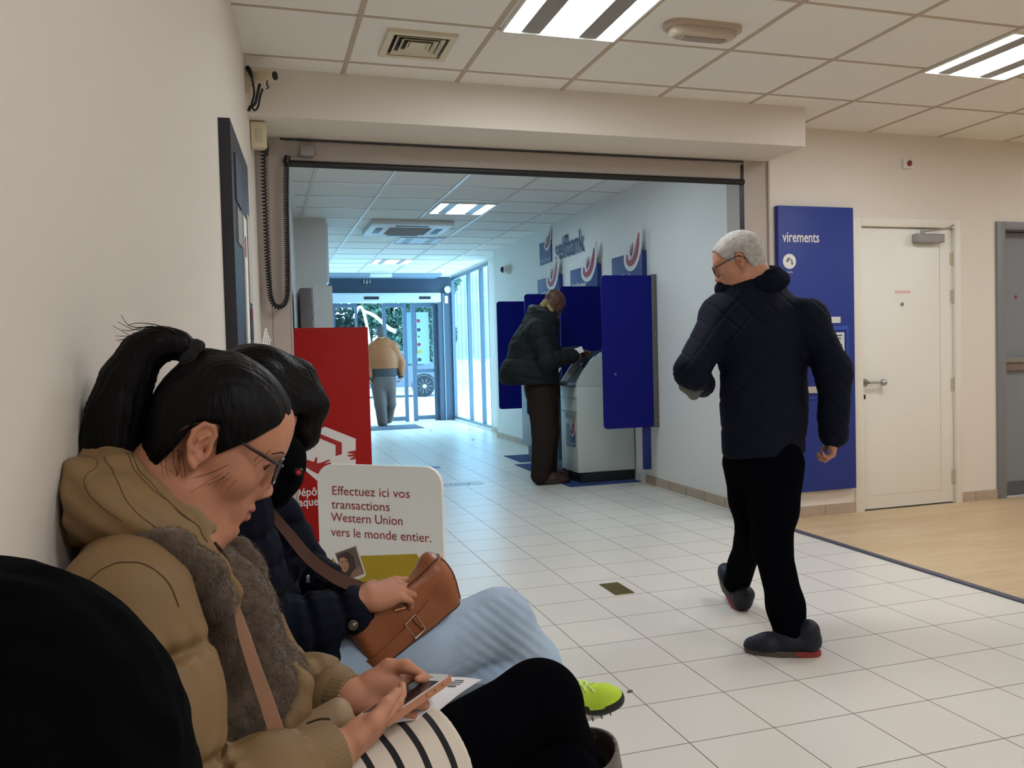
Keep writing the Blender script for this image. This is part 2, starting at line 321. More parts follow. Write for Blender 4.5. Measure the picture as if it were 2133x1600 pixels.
for z in (1.84, 1.56, .90, .20):
    g = G(); hxx = D1-.062; g.tube([(hxx+.018, yf-.010, z-.055), (hxx+.018, yf-.010, z+.055)], .008, 10); g.box(hxx-.012, hxx+.018, yf-.006, yf, z-.045, z+.045); g.box(hxx-.004, hxx+.010, yf-.008, yf-.006, z-.035, z+.035); obj('hinge', g, mat('hinge_painted', (196, 186, 168), .4), dr)
g = G(); g.rbox((4.77, yf-.03, 1.985), (.125, .028, .032), .006); obj('door_closer', g, M_greyp, dr)
g = G(); g.tube([(4.70, yf-.05, 2.03), (4.86, yf-.14, 2.045)], .010, 8, flat=.6); g.tube([(4.86, yf-.14, 2.045), (4.985, YD-.03, 2.085)], .009, 8, flat=.6); g.lathe([(.016, 0), (.016, .03)], (4.70, yf-.05, 2.012)); obj('closer_arm', g, M_greyp, dr)
# grey doorway at the right edge
g = G()
for a, b, c, d in ((E0, E0+.08, 0, ET), (E1-.08, E1, 0, ET), (E0+.08, E1-.08, ET-.06, ET)): g.box(a, b, YD-.02, YD+.12, c, d, bev=.003)
M_gd = mat('door_frame_grey', (122, 124, 128), .5)
dg = struct('door_2', g, M_gd)
g = G(); g.box(E0+.08, E1-.08, YD+.09, YD+.13, .11, ET-.065); g.box(E0+.08, E1-.08, YD+.088, YD+.13, .006, .11, 1); obj('door_leaf', g, [mat('door_grey', (128, 132, 138), .5), mat('kick_plate', (84, 88, 96), .4)], dg)
g = G(); g.box(E0+.10, E1-.10, YD+.045, YD+.085, 1.045, 1.085, 0, bev=.006); g.box(E0+.10, E1-.10, YD+.06, YD+.09, .985, 1.045, 1); obj('push_bar', g, [M_steel, mat('bar_brown', (122, 104, 96), .5)], dg)
g = G(); g.ball((5.715, YD+.088, 1.56), (.012, .006, .016)); obj('red_mark', g, mat('door_red_dot', (150, 70, 70), .5), dg)
# ================================================================ FIXTURES
M_lamp = mat('lamp_strip_lit', (240, 240, 240), .5, emit=(LAMP_COL, LAMP))
M_lamp2 = mat('lamp_strip_hall', (240, 240, 240), .5, emit=((.66, .86, 1.0), LAMP*.8))
M_lampoff = mat('lamp_strip_unlit', (206, 216, 226), .35)
M_refl = mat('louvre_grey', (150, 146, 140), .35)
def luminaire(cx, cy, label, group, lit=M_lamp, w=.585, l=.60):
    t = root('ceiling_light', (cx, cy, H-.02), label, 'light', group)
    x0, x1, y0, y1 = cx-w/2, cx+w/2, cy-l/2, cy+l/2
    g = G(); f = .012
    for a, b, c, d in ((x0, x0+f, y0, y1), (x1-f, x1, y0, y1), (x0+f, x1-f, y0, y0+f), (x0+f, x1-f, y1-f, y1)): g.box(a, b, c, d, H-.014, H+.001)
    obj('frame', g, M_white, t)
    u = (w-2*f)/1.0; xs = x0+f
    g = G()
    for a, b in ((.155, .325), (.675, .845)): g.box(xs+a*u, xs+b*u, y0+f, y1-f, H-.008, H+.001)
    obj('reflector', g, M_refl, t)
    for a, b in ((0, .155), (.325, .675), (.845, 1)):
        g = G()
        if b-a > .3: g.box(xs+a*u, xs+.497*u, y0+f, y1-f, H-.006, H+.001); g.box(xs+.503*u, xs+b*u, y0+f, y1-f, H-.006, H+.001)
        else: g.box(xs+a*u, xs+b*u, y0+f, y1-f, H-.006, H+.001)
        obj('lamp_strip', g, lit, t)
    return t
LG = 'recessed ceiling lights of the waiting room'; LB = 'recessed ceiling lights of the self-service hall'
luminaire(1.448, 3.525, 'recessed ceiling light with bright strips beside the square air vent', LG)
luminaire(3.925, 3.555, 'recessed ceiling light at the right edge of the waiting room ceiling', LG)
luminaire(3.925, 1.05, 'recessed ceiling light above the parquet edge, nearest the viewer', LG)
luminaire(6.43, 3.555, 'recessed ceiling light beyond the right edge, near the grey door', LG)
luminaire(6.43, 1.05, 'recessed ceiling light in the right rear of the waiting room', LG)
luminaire(1.448, -.15, 'recessed ceiling light directly above the floor in front of the bench', LG)
luminaire(2.09, 6.10, 'hall ceiling light just behind the rolling shutter box', LB, lit=M_lamp2)
luminaire(1.448, -2.05, 'unseen ceiling light added behind the viewer to brighten the left wall', LG)  # unseen lamp added to lighten the left wall and near floor
luminaire(2.09, 8.46, 'lit ceiling light nearest the opening in the self-service hall', LB, lit=M_lamp2)
luminaire(2.09, 10.85, 'unlit ceiling light just behind the air conditioning cassette', LB, lit=M_lampoff)
luminaire(2.10, 13.21, 'small lit ceiling light near the entrance doors', LB, lit=M_lamp2)
# square air vent
t = root('air_vent', (.81, 4.09, H-.02), 'square cream ceiling air vent with nested louvres', 'vent')
g = G(); a = .165
def ring(g, c, a, b, z0, z1, m=0):
    g.box(c[0]-a, c[0]-b, c[1]-a, c[1]+a, z0, z1, m); g.box(c[0]+b, c[0]+a, c[1]-a, c[1]+a, z0, z1, m)
    g.box(c[0]-b, c[0]+b, c[1]-a, c[1]-b, z0, z1, m); g.box(c[0]-b, c[0]+b, c[1]+b, c[1]+a, z0, z1, m)
vc = (.81, 4.09); M_vent = mat('vent_cream', (214, 204, 180), .5)
ring(g, vc, .168, .135, H-.018, H+.001); obj('frame', g, M_vent, t)
g = G(); g.box(vc[0]-.135, vc[0]+.135, vc[1]-.135, vc[1]+.135, H-.002, H+.001); obj('backing', g, M_black, t)
for k, a in enumerate((.118, .088, .058)):
    g = G()
    for s in range(4):
        ang = s*math.pi/2; R = np.array([[math.cos(ang), -math.sin(ang), 0], [math.sin(ang), math.cos(ang), 0], [0, 0, 1]])
        v = np.array([(-a, -a, -.016), (a, -a, -.016), (a-.016, -a+.016, -.002), (-a+.016, -a+.016, -.002), (-a, -a, -.019), (a, -a, -.019), (a-.016, -a+.016, -.005), (-a+.016, -a+.016, -.005)]) @ R.T
        g.add(v+V(vc[0], vc[1], H), [(0,1,2,3),(7,6,5,4),(0,4,5,1),(1,5,6,2),(2,6,7,3),(3,7,4,0)])
    obj('louvre', g, M_vent, t)
g = G(); g.box(vc[0]-.04, vc[0]+.04, vc[1]-.04, vc[1]+.04, H-.012, H-.006); obj('louvre', g, M_vent, t)
# bulkhead emergency light
t = root('emergency_light', (2.08, 3.565, H-.06), 'elongated emergency bulkhead light with rounded ends on the ceiling', 'light')
P = rrect(.40, .135, .065)
g = G(); g.prism(P, (1.88, 3.497, H-.022), (1, 0, 0), (0, 1, 0), .023); obj('base', g, mat('bulkhead_beige', (190, 172, 156), .45), t)
g = G(); bm = bmesh.new(); bmesh.ops.create_cube(bm, size=2); bmesh.ops.subdivide_edges(bm, edges=list(bm.edges), cuts=6, use_grid_fill=True)
for v in bm.verts:
    x, y, z = v.co; q = (abs(x)**4+abs(y)**4+abs(z)**4)**.25; v.co = Vector((x/q*.17, y/q*.055, z/q*.035))
g.bm(bm, (2.08, 3.565, H-.03)); obj('lens', g, mat('bulkhead_lens', (188, 174, 156), .15, coat=.5), t)
g = G()
g.box(1.97, 2.19, 3.54, 3.59, H-.067, H-.060)
obj('lamp_window', g, mat('bulkhead_window', (150, 128, 110), .3), t)
# air conditioning cassette
t = root('air_conditioner', (1.735, 9.70, H-.07), 'ceiling air conditioning cassette in the self-service hall', 'air conditioner')
g = G(); g.rbox((1.735, 9.70, H-.028), (.465, .465, .03), .02); obj('panel', g, mat('cassette_white', (214, 216, 218), .4), t)
g = G(); g.box(1.735-.24, 1.735+.24, 9.70-.24, 9.70+.24, H-.064, H-.057)
for k in range(11): y = 9.49+.042*k; g.box(1.50, 1.97, y-.006, y+.006, H-.070, H-.063)
obj('grille', g, mat('cassette_grille', (160, 148, 138), .5), t)
for s in range(4):
    g = G(); R = np.array([[0, -1, 0], [1, 0, 0], [0, 0, 1]]) if s % 2 else np.eye(3); d = V(*((0, .345, 0) if s == 0 else (.345, 0, 0) if s == 1 else (0, -.345, 0) if s == 2 else (-.345, 0, 0)))
    g.rbox(V(1.735, 9.70, H-.0585)+d, (.19, .04, .003), .003, R); obj('air_slot', g, mat('cassette_slot', (52, 56, 66), .5), t)
g = G(); g.rbox((2.15, 14.75, H-.07), (.19, .05, .03), .012); tag(obj('emergency_light', g, M_white), 'small emergency light box at the far end of the ceiling', 'light')
# roller shutter in the opening
t = root('rolling_shutter', (1.7, 5.0, 2.32), 'raised rolling shutter with black bottom bar in the wide opening', 'shutter')
g = G(); g.box(.176, 3.225, YD-.002, YD+.10, 2.355, 2.478, bev=.004); obj('shutter_box', g, mat('shutter_box_grey', (182, 172, 164), .5), t)
g = G(); g.box(.176, 3.225, YD-.010, YD+.02, 2.477, 2.488); obj('seal', g, mat('shutter_seal', (60, 60, 64), .5), t)
g = G(); g.tube([(.20, YD-.01, 2.343), (1.7, YD-.01, 2.343), (3.222, YD-.01, 2.343)], .020, 12); obj('bottom_bar', g, M_black, t)
g = G(); g.box(3.208, 3.224, YD-.012, YD+.02, .0, 2.46); obj('guide_rail', g, M_black, t)
g = G(); g.box(.203, .214, YD-.008, YD+.06, .0, 2.35); obj('guide_rail', g, mat('rail_pale', (170, 166, 164), .4), t)
g = G(); g.rbox((.325, YD-.025, 2.415), (.042, .028, .033), .012); g.box(.225, .29, YD-.01, YD-.002, 2.385, 2.40); obj('bracket', g, M_greyp, t)
g = G(); g.tube([(.215, YD-.03, 2.38), (.205, YD-.03, 2.34)], .018, 10); obj('end_fitting', g, M_black, t)
# coiled cable
def smooth_path(P, n):
    P = np.asarray(P, float); k = len(P); t = np.linspace(0, k-1, n); out = []
    for u in t:
        i = min(int(u), k-2); f = u-i; p0, p1, p2, p3 = P[max(i-1, 0)], P[i], P[i+1], P[min(i+2, k-1)]
        out.append(.5*((2*p1)+(-p0+p2)*f+(2*p0-5*p1+4*p2-p3)*f*f+(-p0+3*p1-3*p2+p3)*f**3))
    return np.array(out)
base = smooth_path([(.080, 4.97, 2.50), (.078, 4.97, 2.2), (.082, 4.97, 1.8), (.090, 4.97, 1.60), (.105, 4.97, 1.535), (.135, 4.97, 1.512), (.170, 4.97, 1.535), (.186, 4.97, 1.60), (.192, 4.97, 1.8), (.196, 4.97, 2.1), (.206, 4.975, 2.34)], 900)
seg = np.concatenate([[0], np.cumsum(np.linalg.norm(np.diff(base, axis=0), axis=1))])
den = np.where(seg < 1.1, 50+np.clip(seg-.55, 0, .5)*50, 80); ph = np.concatenate([[0], np.cumsum((den[1:]+den[:-1])/2*np.diff(seg))])*2*math.pi
T = np.gradient(base, axis=0); T /= np.linalg.norm(T, axis=1)[:, None]; Nn = np.tile(V(0, 1, 0), (len(base), 1)); Bn = np.cross(T, Nn)
sI = np.linspace(0, 899, 2600); ip = lambda a: np.stack([np.interp(sI, np.arange(900), a[:, k]) for k in range(3)], 1); php = np.interp(sI, np.arange(900), ph)
g = G(); g.tube(ip(base)+.0125*(np.cos(php)[:, None]*ip(Bn)+np.sin(php)[:, None]*ip(Nn)), .0042, 5)
tag(obj('coiled_cable', g, M_black, smooth=180), 'black coiled cable hanging in a long loop beside the opening', 'cable')
# junction box and surveillance camera on the left wall
xw = WL(4.72)
t = root('junction_box', (xw+.04, 4.72, 2.34), 'cream junction box on the wall above the coiled cable', 'junction box')
g = G(); g.rbox((xw+.042, 4.72, 2.415), (.042, .035, .070), .008); obj('housing', g, M_cream, t)
g = G(); g.rbox((xw+.044, 4.683, 2.41), (.018, .003, .035), .002); obj('cover', g, mat('cream_cover', (196, 184, 160), .5), t)
g = G(); g.tube(smooth_path([(xw+.083, 4.72, 2.40), (xw+.09, 4.8, 2.36), (xw+.087, 4.9, 2.40), (.080, 4.965, 2.49)], 16), .005, 6); g.tube([(xw+.082, 4.72, 2.36), (xw+.080, 4.74, 2.315)], .009, 8); obj('cable_entry', g, M_black, t)
t = root('surveillance_camera', (.08, 4.50, 2.60), 'boxy cream surveillance camera on a wall bracket in the corner', 'camera')
g = G(); Rz = np.array([[.85, .52, 0], [-.52, .85, 0], [0, 0, 1]]); g.rbox((.085, 4.46, 2.645), (.062, .028, .026), .006, Rz); obj('housing', g, M_cream, t)
g = G(); g.lathe([(.0, 0), (.021, 0), (.021, .012), (.016, .014), (.012, .008)], V(.085, 4.46, 2.645)+Rz@V(.060, 0, 0), Rz@V(1, 0, 0)); g.ball(V(.085, 4.46, 2.645)+Rz@V(.066, 0, 0), .012); obj('lens', g, M_black, t)
g = G(); g.box(WL(4.5)-.01, WL(4.5)+.02, 4.47, 4.53, 2.56, 2.68); g.tube([(WL(4.5)+.01, 4.5, 2.60), (.06, 4.47, 2.625)], .009, 8); obj('bracket', g, M_cream, t)
g = G()
g.tube(smooth_path([(.018, 4.46, 2.69), (.026, 4.43, 2.65), (.034, 4.43, 2.60), (.038, 4.44, 2.55), (.024, 4.45, 2.50), (.036, 4.44, 2.47), (.055, 4.44, 2.49), (.066, 4.44, 2.54), (.08, 4.44, 2.58)], 40), .0055, 6)
g.tube(smooth_path([(.006, 4.45, 2.69), (.022, 4.44, 2.66), (.030, 4.43, 2.63)], 10), [.006, .012, .013, .013, .012, .011, .01, .009, .007, .005], 8)
g.tube(smooth_path([(.066, 4.43, 2.60), (.055, 4.42, 2.55), (.040, 4.43, 2.50), (.018, 4.45, 2.49), (.008, 4.46, 2.47)], 30), .008, 6)
g.tube(smooth_path([(.105, 4.43, 2.62), (.100, 4.42, 2.60), (.108, 4.42, 2.585), (.098, 4.42, 2.575)], 16), .004, 6)
obj('cable', g, M_black, t, smooth=180)
# red alarm light on the back wall
t = root('alarm_light', (4.594, 5.03, 2.49), 'small red alarm light on a white base above the white door', 'alarm')
g = G(); g.rbox((4.588, 5.018, 2.527), (.036, .012, .036), .006); obj('base', g, M_white, t)
g = G(); g.ball((4.596, 5.0, 2.525), (.019, .016, .022)); obj('dome', g, mat('alarm_red', (120, 20, 24), .2, coat=.5), t)
# dome camera on the selfbank wall, sensors on the far post
t = root('dome_camera', (3.34, 11.08, 2.34), 'white camera with black lens on the wall left of the blue lettering', 'camera')
g = G(); g.lathe([(.0, 0), (.07, 0), (.07, .03), (.055, .08), (.04, .10), (0, .10)], (3.40, 11.08, 2.39), (-1, 0, 0)); obj('housing', g, M_white, t)
g = G(); g.ball((3.31, 11.10, 2.39), .046); obj('lens', g, mat('lens_black', (14, 16, 18), .15), t)
t = root('motion_sensor', (3.50, 15.58, 2.22), 'round sensor above a small box on the far grey post', 'sensor')
g = G(); g.lathe([(.0, 0), (.065, 0), (.065, .03), (.045, .035), (.04, .02), (0, .02)], (3.535, 15.62, 2.49), (0, -1, 0)); obj('ring', g, M_white, t)
g = G(); g.rbox((3.50, 15.60, 2.30), (.032, .022, .07), .006); obj('control_box', g, M_white, t)
# exit pictogram
t = root('exit_sign', (2.025, 15.69, 2.60), 'small dark exit pictogram sign on the header above the glass doors', 'sign')
g = G(); g.box(1.945, 2.105, 15.685, 15.70, 2.585, 2.70); obj('plate', g, mat('exit_green', (26, 60, 62), .4), t)
g = G()
for x0, x1, z0, z1 in ((1.962, 1.975, 2.61, 2.69), (2.075, 2.088, 2.61, 2.69), (2.018, 2.032, 2.60, 2.685)): g.box(x0, x1, 15.682, 15.686, z0, z1)
g.prism([(-.03, .02), (0, -.015), (.03, .02)], (2.025, 15.686, 2.615), (1, 0, 0), (0, 0, 1), .004); obj('pictogram', g, M_txtw, t)
# ================================================================ ENTRANCE DOORS
M_frame = mat('door_frame_slate', (86, 104, 124), .4)
t = root('door_operator', (2.1, 15.6, 2.24), 'long white housing of the sliding door motor under the dark header', 'door operator')
g = G(); g.box(.80, 3.37, 15.46, 15.70, 2.245, 2.42, bev=.012); obj('housing', g, mat('operator_white', (196, 208, 220), .35), t)
for a, b in ((1.93, 2.205), (2.955, 3.175)):
    g = G(); g.box(a, b, 15.452, 15.462, 2.30, 2.352); obj('sensor_window', g, M_black, t)
def leaf(n, x0, x1, y, s=.045, mid=False, bot=True):
    g = G(); g.box(x0, x0+s, y-.02, y+.02, .0, 2.24); g.box(x1-s, x1, y-.02, y+.02, .0, 2.24); g.box(x0+s, x1-s, y-.02, y+.02, 2.17, 2.24)
    g.box(x0+s, x1-s, y-.02, y+.02, .02, .10)
    if mid: g.box(x0+s, x1-s, y-.02, y+.02, .925, .99)
    w = struct('door_%d' % n, g, M_frame); g = G(); g.box(x0+s, x1-s, y-.004, y+.004, .10, 2.17); obj('pane', g, M_glass, w); return w
leaf(3, .85, 1.42, 15.80); leaf(4, 1.376, 1.832, 15.74); leaf(5, 2.295, 2.749, 15.74, .07, True); leaf(6, 2.849, 3.35, 15.80, .085, True)
t = root('poster', (3.06, 15.77, 1.086), 'white notice with coloured marks taped inside the right glass pane', 'poster')
g = G(); g.box(2.945, 3.185, 15.772, 15.778, 1.086, 2.075); obj('sheet', g, mat('notice_paper', (150, 180, 200), .6), t)
for z, c, nm in ((1.91, (150, 50, 70), 'red'), (1.74, (40, 50, 70), 'dark'), (1.61, (110, 40, 50), 'small_red'), (1.46, (150, 50, 70), 'red'), (1.32, (170, 160, 40), 'yellow'), (1.17, (40, 50, 70), 'dark')):
    g = G()
    if 'red' in nm: g.lathe([(0, 0), (.035 if nm == 'red' else .018, 0), (.035 if nm == 'red' else .018, .003), (0, .003)], (2.985, 15.772, z), (0, -1, 0), 14)
    else: g.box(2.955, 3.02 if nm == 'dark' else 3.03, 15.769, 15.772, z-.03, z+.03)
    obj('printed_mark', g, mat('mark_'+nm, c, .6), t)
g = G(); g.box(2.762, 2.845, 15.772, 15.778, 1.097, 2.075); tag(obj('poster', g, mat('notice_back', (120, 160, 190), .6)), 'narrow pale notice in the gap left of the marked one', 'poster')
g = G(); g.box(1.35, 2.72, 14.08, 14.95, 0, .008, bev=.003); tag(obj('doormat', g, mat('mat_grey', (70, 84, 100), .95, bump=.4, bscale=300)), 'grey doormat on the tiles in front of the glass doors', 'mat')
# ================================================================ OUTSIDE
g = G(); g.box(-40, 60, 15.95, 90, -.2, -.03); struct('ground_outside', g, mat('paving_pale', (186, 190, 194), .7, var=.08, vscale=.6))
# car
def car_profile():
    return [(-2.15, .28), (-2.2, .55), (-2.12, .82), (-1.5, .92), (-.95, 1.02), (-.35, 1.40), (.35, 1.46), (1.05, 1.38), (1.75, 1.02), (2.15, .95), (2.25, .62), (2.2, .30)]
CX, CY = 3.72, 27.0
t = root('car', (CX, CY, -.03), 'dark blue car parked in the street outside the glass doors', 'car')
M_car = mat('car_paint_blue', (30, 48, 72), .25, coat=1.0); g = G(); pr = smooth_path(car_profile(), 60); pr = [(p[0], p[1]) for p in pr]
rings = []
for yy, sc, dz in ((-.86, .985, 0), (-.80, 1, .0), (0, 1.01, .01), (.80, 1, 0), (.86, .985, 0)):
    rings.append(np.array([(CX+x*sc, CY+yy*(1-.16*max(0, z-.85)/.6), z) for x, z in pr]))
n = len(pr); f = []
for i in range(4):
    for j in range(n): f.append((i*n+j, i*n+(j+1) % n, (i+1)*n+(j+1) % n, (i+1)*n+j))
f.append(tuple(range(n))); f.append(tuple(4*n+j for j in range(n-1, -1, -1))); g.add(np.concatenate(rings), f); obj('body', g, M_car, t, smooth=50)
g = G(); g.prism([(-.72, .98), (-.28, 1.32), (.36, 1.38), (.98, 1.30), (1.38, 1.0)], (CX, CY-.885, 0), (1, 0, 0), (0, 0, 1), .02); obj('side_window', g, mat('car_glass', (30, 46, 60), .08), t)
M_tyre = mat('tyre', (20, 24, 30), .8); M_rim = mat('alloy_rim', (205, 214, 222), .3, metal=.3)
for dx in (-1.32, 1.36):
    wc = V(CX+dx, CY-.80, .305); g = G(); g.lathe([(.22, -.10), (.315, -.10), (.335, -.06), (.335, .06), (.315, .10), (.22, .10)], wc, (0, -1, 0), 32); w = obj('wheel', g, M_tyre, t)
    g = G(); g.lathe([(.0, .05), (.06, .06), (.06, .10), (0, .11)], wc, (0, -1, 0), 16); g.lathe([(.215, -.02), (.235, .09), (.225, .10), (.205, .09)], wc, (0, -1, 0), 32)
    for k in range(10):
        a = k*math.pi/5; d = V(math.cos(a), 0, math.sin(a)); g.tube([wc+d*.05+V(0, -.085, 0), wc+d*.225+V(0, -.08, 0)], [.016, .024], 6, flat=.5)
    obj('rim', g, M_rim, w)
    g = G(); g.lathe([(.0, -.02), (.205, -.02), (.205, .0), (0, .0)], wc, (0, -1, 0), 24); obj('brake_disc', g, mat('brake_dark', (26, 34, 44), .5), w)
    g = G(); aa = np.linspace(-.15, math.pi+.15, 20); g.tube([wc+V(.385*math.cos(a), -.065, .385*math.sin(a)) for a in aa], .025, 6); obj('wheel_arch', g, M_black, t)
# trees behind the car
def tree(x, y, h, label, r, col):
    t = root('tree', (x, y, -.03), label, 'tree', 'trees across the street')
    g = G(); g.tube(smooth_path([(x, y, -.05), (x+.05, y, h*.3), (x-.05, y, h*.55), (x, y, h*.8)], 8), np.linspace(.16, .05, 8), 8); obj('trunk', g, mat('bark', (60, 56, 52), .9), t)
    n = 15000; u = RNG.normal(size=(n, 3)); u /= np.linalg.norm(u, axis=1)[:, None]; rad = RNG.uniform(.55, 1, n)**.5
    lump = 1+.22*np.sin(u[:, 0]*5+x)*np.cos(u[:, 2]*6+y); c = np.array([x, y, h*.56])+u*np.array([r, r*.8, h*.45])*(rad*lump)[:, None]
    a = RNG.normal(size=(n, 3)); a /= np.linalg.norm(a, axis=1)[:, None]; b = np.cross(a, RNG.normal(size=(n, 3))); b /= np.linalg.norm(b, axis=1)[:, None]; s = RNG.uniform(.05, .15, n)[:, None]
    v = np.stack([c-a*s, c+b*s*.6, c+a*s, c-b*s*.6], 1).reshape(-1, 3); f = [(4*i, 4*i+1, 4*i+2, 4*i+3) for i in range(n)]
    g = G(); g.add(v, f); obj('foliage', g, col, t, smooth=None)
M_l1 = mat('leaves_teal', (34, 62, 54), .6, var=.3, vscale=2); M_l2 = mat('leaves_light', (60, 92, 78), .6, var=.3, vscale=2)
tree(-.6, 31, 6.5, 'bushy tree far left behind the glass doors', 2.2, M_l1); tree(3.0, 36, 7.5, 'tall dark tree behind the walking man in the doorway', 2.3, M_l1)
tree(5.9, 32, 6.0, 'lighter green tree behind the right glass door', 1.7, M_l2); tree(-3.0, 37, 7.0, 'tree at the far left edge behind the fixed pane', 2.3, M_l2)
g = G(); g.tube(smooth_path([(4.05, 30.0, -.03), (3.9, 30, 1.8), (3.72, 30, 2.9), (3.55, 30, 3.05), (3.40, 30, 2.7)], 20), [.05]*20, 8); g.tube(smooth_path([(3.72, 30, 2.92), (4.1, 30, 2.75), (4.6, 30, 2.30), (4.85, 30, 2.18)], 14), np.linspace(.05, .08, 14), 8)  # bent white tubes stand in for what reads as a reflection
tag(obj('reflection_shape', g, mat('reflection_white', (226, 236, 240), .4), smooth=180), 'white bent post shape standing in for a reflection beyond the doors', 'reflection shape')
t = root('building', (11, 40, -.03), 'pale building with ribbed cladding seen through the side windows', 'building')
g = G(); g.box(7.4, 19, 40, 44, -.03, 7.5); obj('wall', g, mat('cladding_pale', (206, 218, 226), .6), t)
g = G()
for k in range(58): x = 7.5+.2*k; g.box(x, x+.07, 39.9, 40, 1.1, 7.4)
obj('cladding_rib', g, mat('cladding_rib', (150, 172, 186), .6), t)['kind'] = 'stuff'
# ================================================================ SIGNS AND MACHINES
def spline2(P, n=40): return smooth_path([(p[0], p[1], 0) for p in P], n)[:, :2]
def ribbon2(P, W, n=40):
    """outline of a curved stroke of varying width"""
    c = spline2(P, n); w = np.interp(np.linspace(0, 1, n), np.linspace(0, 1, len(W)), W); t = np.gradient(c, axis=0); t /= np.linalg.norm(t, axis=1)[:, None]; nn = np.stack([-t[:, 1], t[:, 0]], 1)
    return np.concatenate([c+nn*w[:, None]/2, (c-nn*w[:, None]/2)[::-1]])
M_red = mat('logo_red', (140, 24, 34), .5); M_signw = mat('logo_white', (204, 202, 204), .5)
def strip_poly(g, poly, o, ax, ay, depth, m):
    """a curved stroke as a band of quads with thickness"""
    n = len(poly)//2; A = poly[:n]; B = poly[n:][::-1]; o, ax, ay = V(*o), unit(ax), unit(ay); nz = np.cross(ax, ay)
    P = lambda q, d: o+q[:, :1]*ax+q[:, 1:2]*ay+nz*d
    v = np.concatenate([P(A, depth), P(B, depth), P(A, 0), P(B, 0)]); f = []
    for i in range(n-1):
        f += [(i, n+i, n+i+1, i+1), (2*n+i, 2*n+i+1, 3*n+i+1, 3*n+i), (i, i+1, 2*n+i+1, 2*n+i), (n+i, 3*n+i, 3*n+i+1, n+i+1)]
    f += [(0, 2*n, 3*n, n), (n-1, 2*n-1, 4*n-1, 3*n-1)]; g.add(v, f, m)
def swoosh(g, o, ax, ay, s, d0, mw=0, mr=1):
    """curved white hook with two red strokes; s = side of the square it sits on"""
    S = lambda P: [(p[0]*s, p[1]*s) for p in P]; nz = np.cross(unit(ax), unit(ay)); o = V(*o)
    white = ribbon2(S([(1.16, 1.42), (1.10, 1.12), (1.00, .82), (.86, .62), (.72, .60), (.64, .74), (.66, .95), (.74, 1.06)]), [.03*s, .17*s, .27*s, .31*s, .28*s, .25*s, .20*s, .05*s], 48)
    strip_poly(g, white, o, ax, ay, d0, mw)
    strip_poly(g, ribbon2(S([(1.09, 1.27), (1.05, 1.04), (.97, .80), (.85, .655), (.735, .625), (.655, .70), (.645, .84)]), [.03*s, .11*s, .15*s, .15*s, .13*s, .10*s, .05*s], 36), o+nz*d0, ax, ay, .0015, mr)
    strip_poly(g, ribbon2(S([(.86, 1.08), (.84, .97), (.80, .89), (.745, .87)]), [.02*s, .07*s, .08*s, .03*s], 20), o+nz*d0, ax, ay, .0015, mr)
M_navy = mat('sign_navy', (28, 46, 112), .5)
# wall lettering with the small logo
axw, ayw = V(0, -1, 0), V(0, 0, 1)
t = root('wall_lettering', (3.39, 8.6, 2.30), 'large dark blue word lettered high on the right wall of the hall', 'lettering')
g = G(); text_geo(g, 'selfbank', (3.386, 9.215, 2.302), axw, ayw, .352, .004, 0, .775, .012); obj('letters', g, mat('letter_blue', (30, 48, 104), .5), t, smooth=None)
t = root('logo_sign', (3.39, 9.57, 2.305), 'small blue square logo with red and white hook left of the word', 'sign')
g = G(); g.box(3.385, 3.40, 9.36, 9.775, 2.305, 2.565); obj('plate', g, mat('sign_blue_grey', (38, 56, 104), .5), t)
g = G(); g.box(3.3835, 3.385, 9.38, 9.755, 2.325, 2.365); obj('caption_band', g, mat('caption_grey', (88, 100, 132), .5), t)
g = G(); swoosh(g, (3.385, 9.775, 2.33), axw, ayw, .27, .004); gm = g
for q in gm.v: q[:, 1] = 9.775-(9.775-q[:, 1])*1.35
obj('hook_emblem', g, [M_signw, M_red], t)
# three hanging signs
for (ya, yb, zt, txt, lab) in ((9.785, 9.02, 2.122, 'extraits', 'leftmost of the three blue signs with red hooks, above the customer'), (8.668, 7.905, 2.122, 'distributeur', 'middle of the three blue signs with red hooks, lettered distributeur'), (7.54, 6.87, 2.122, 'selfbank', 'rightmost of the three blue signs with red hooks, nearest the opening')):
    t = root('wall_sign', (3.37, (ya+yb)/2, 1.55), lab, 'sign', 'blue signs with red hooks above the machines'); s = ya-yb
    g = G(); g.box(3.352, 3.40, yb, ya, 1.55, zt, bev=.004); obj('panel', g, M_navy, t)
    g = G(); swoosh(g, (3.352, ya, zt-.345), axw, ayw, .40, .006)
    for q in g.v: q[:, 1] = ya-(ya-q[:, 1])*(s/.40)*.86-.0
    obj('hook_emblem', g, [M_signw, M_red], t)
    g = G(); text_geo(g, txt, (3.35, ya-.05*s if txt != 'selfbank' else ya-.22*s, 1.905 if txt != 'selfbank' else 1.872), axw, ayw, .098, .001, 0, .92, .01); obj('lettering', g, M_txtw, t, smooth=None)
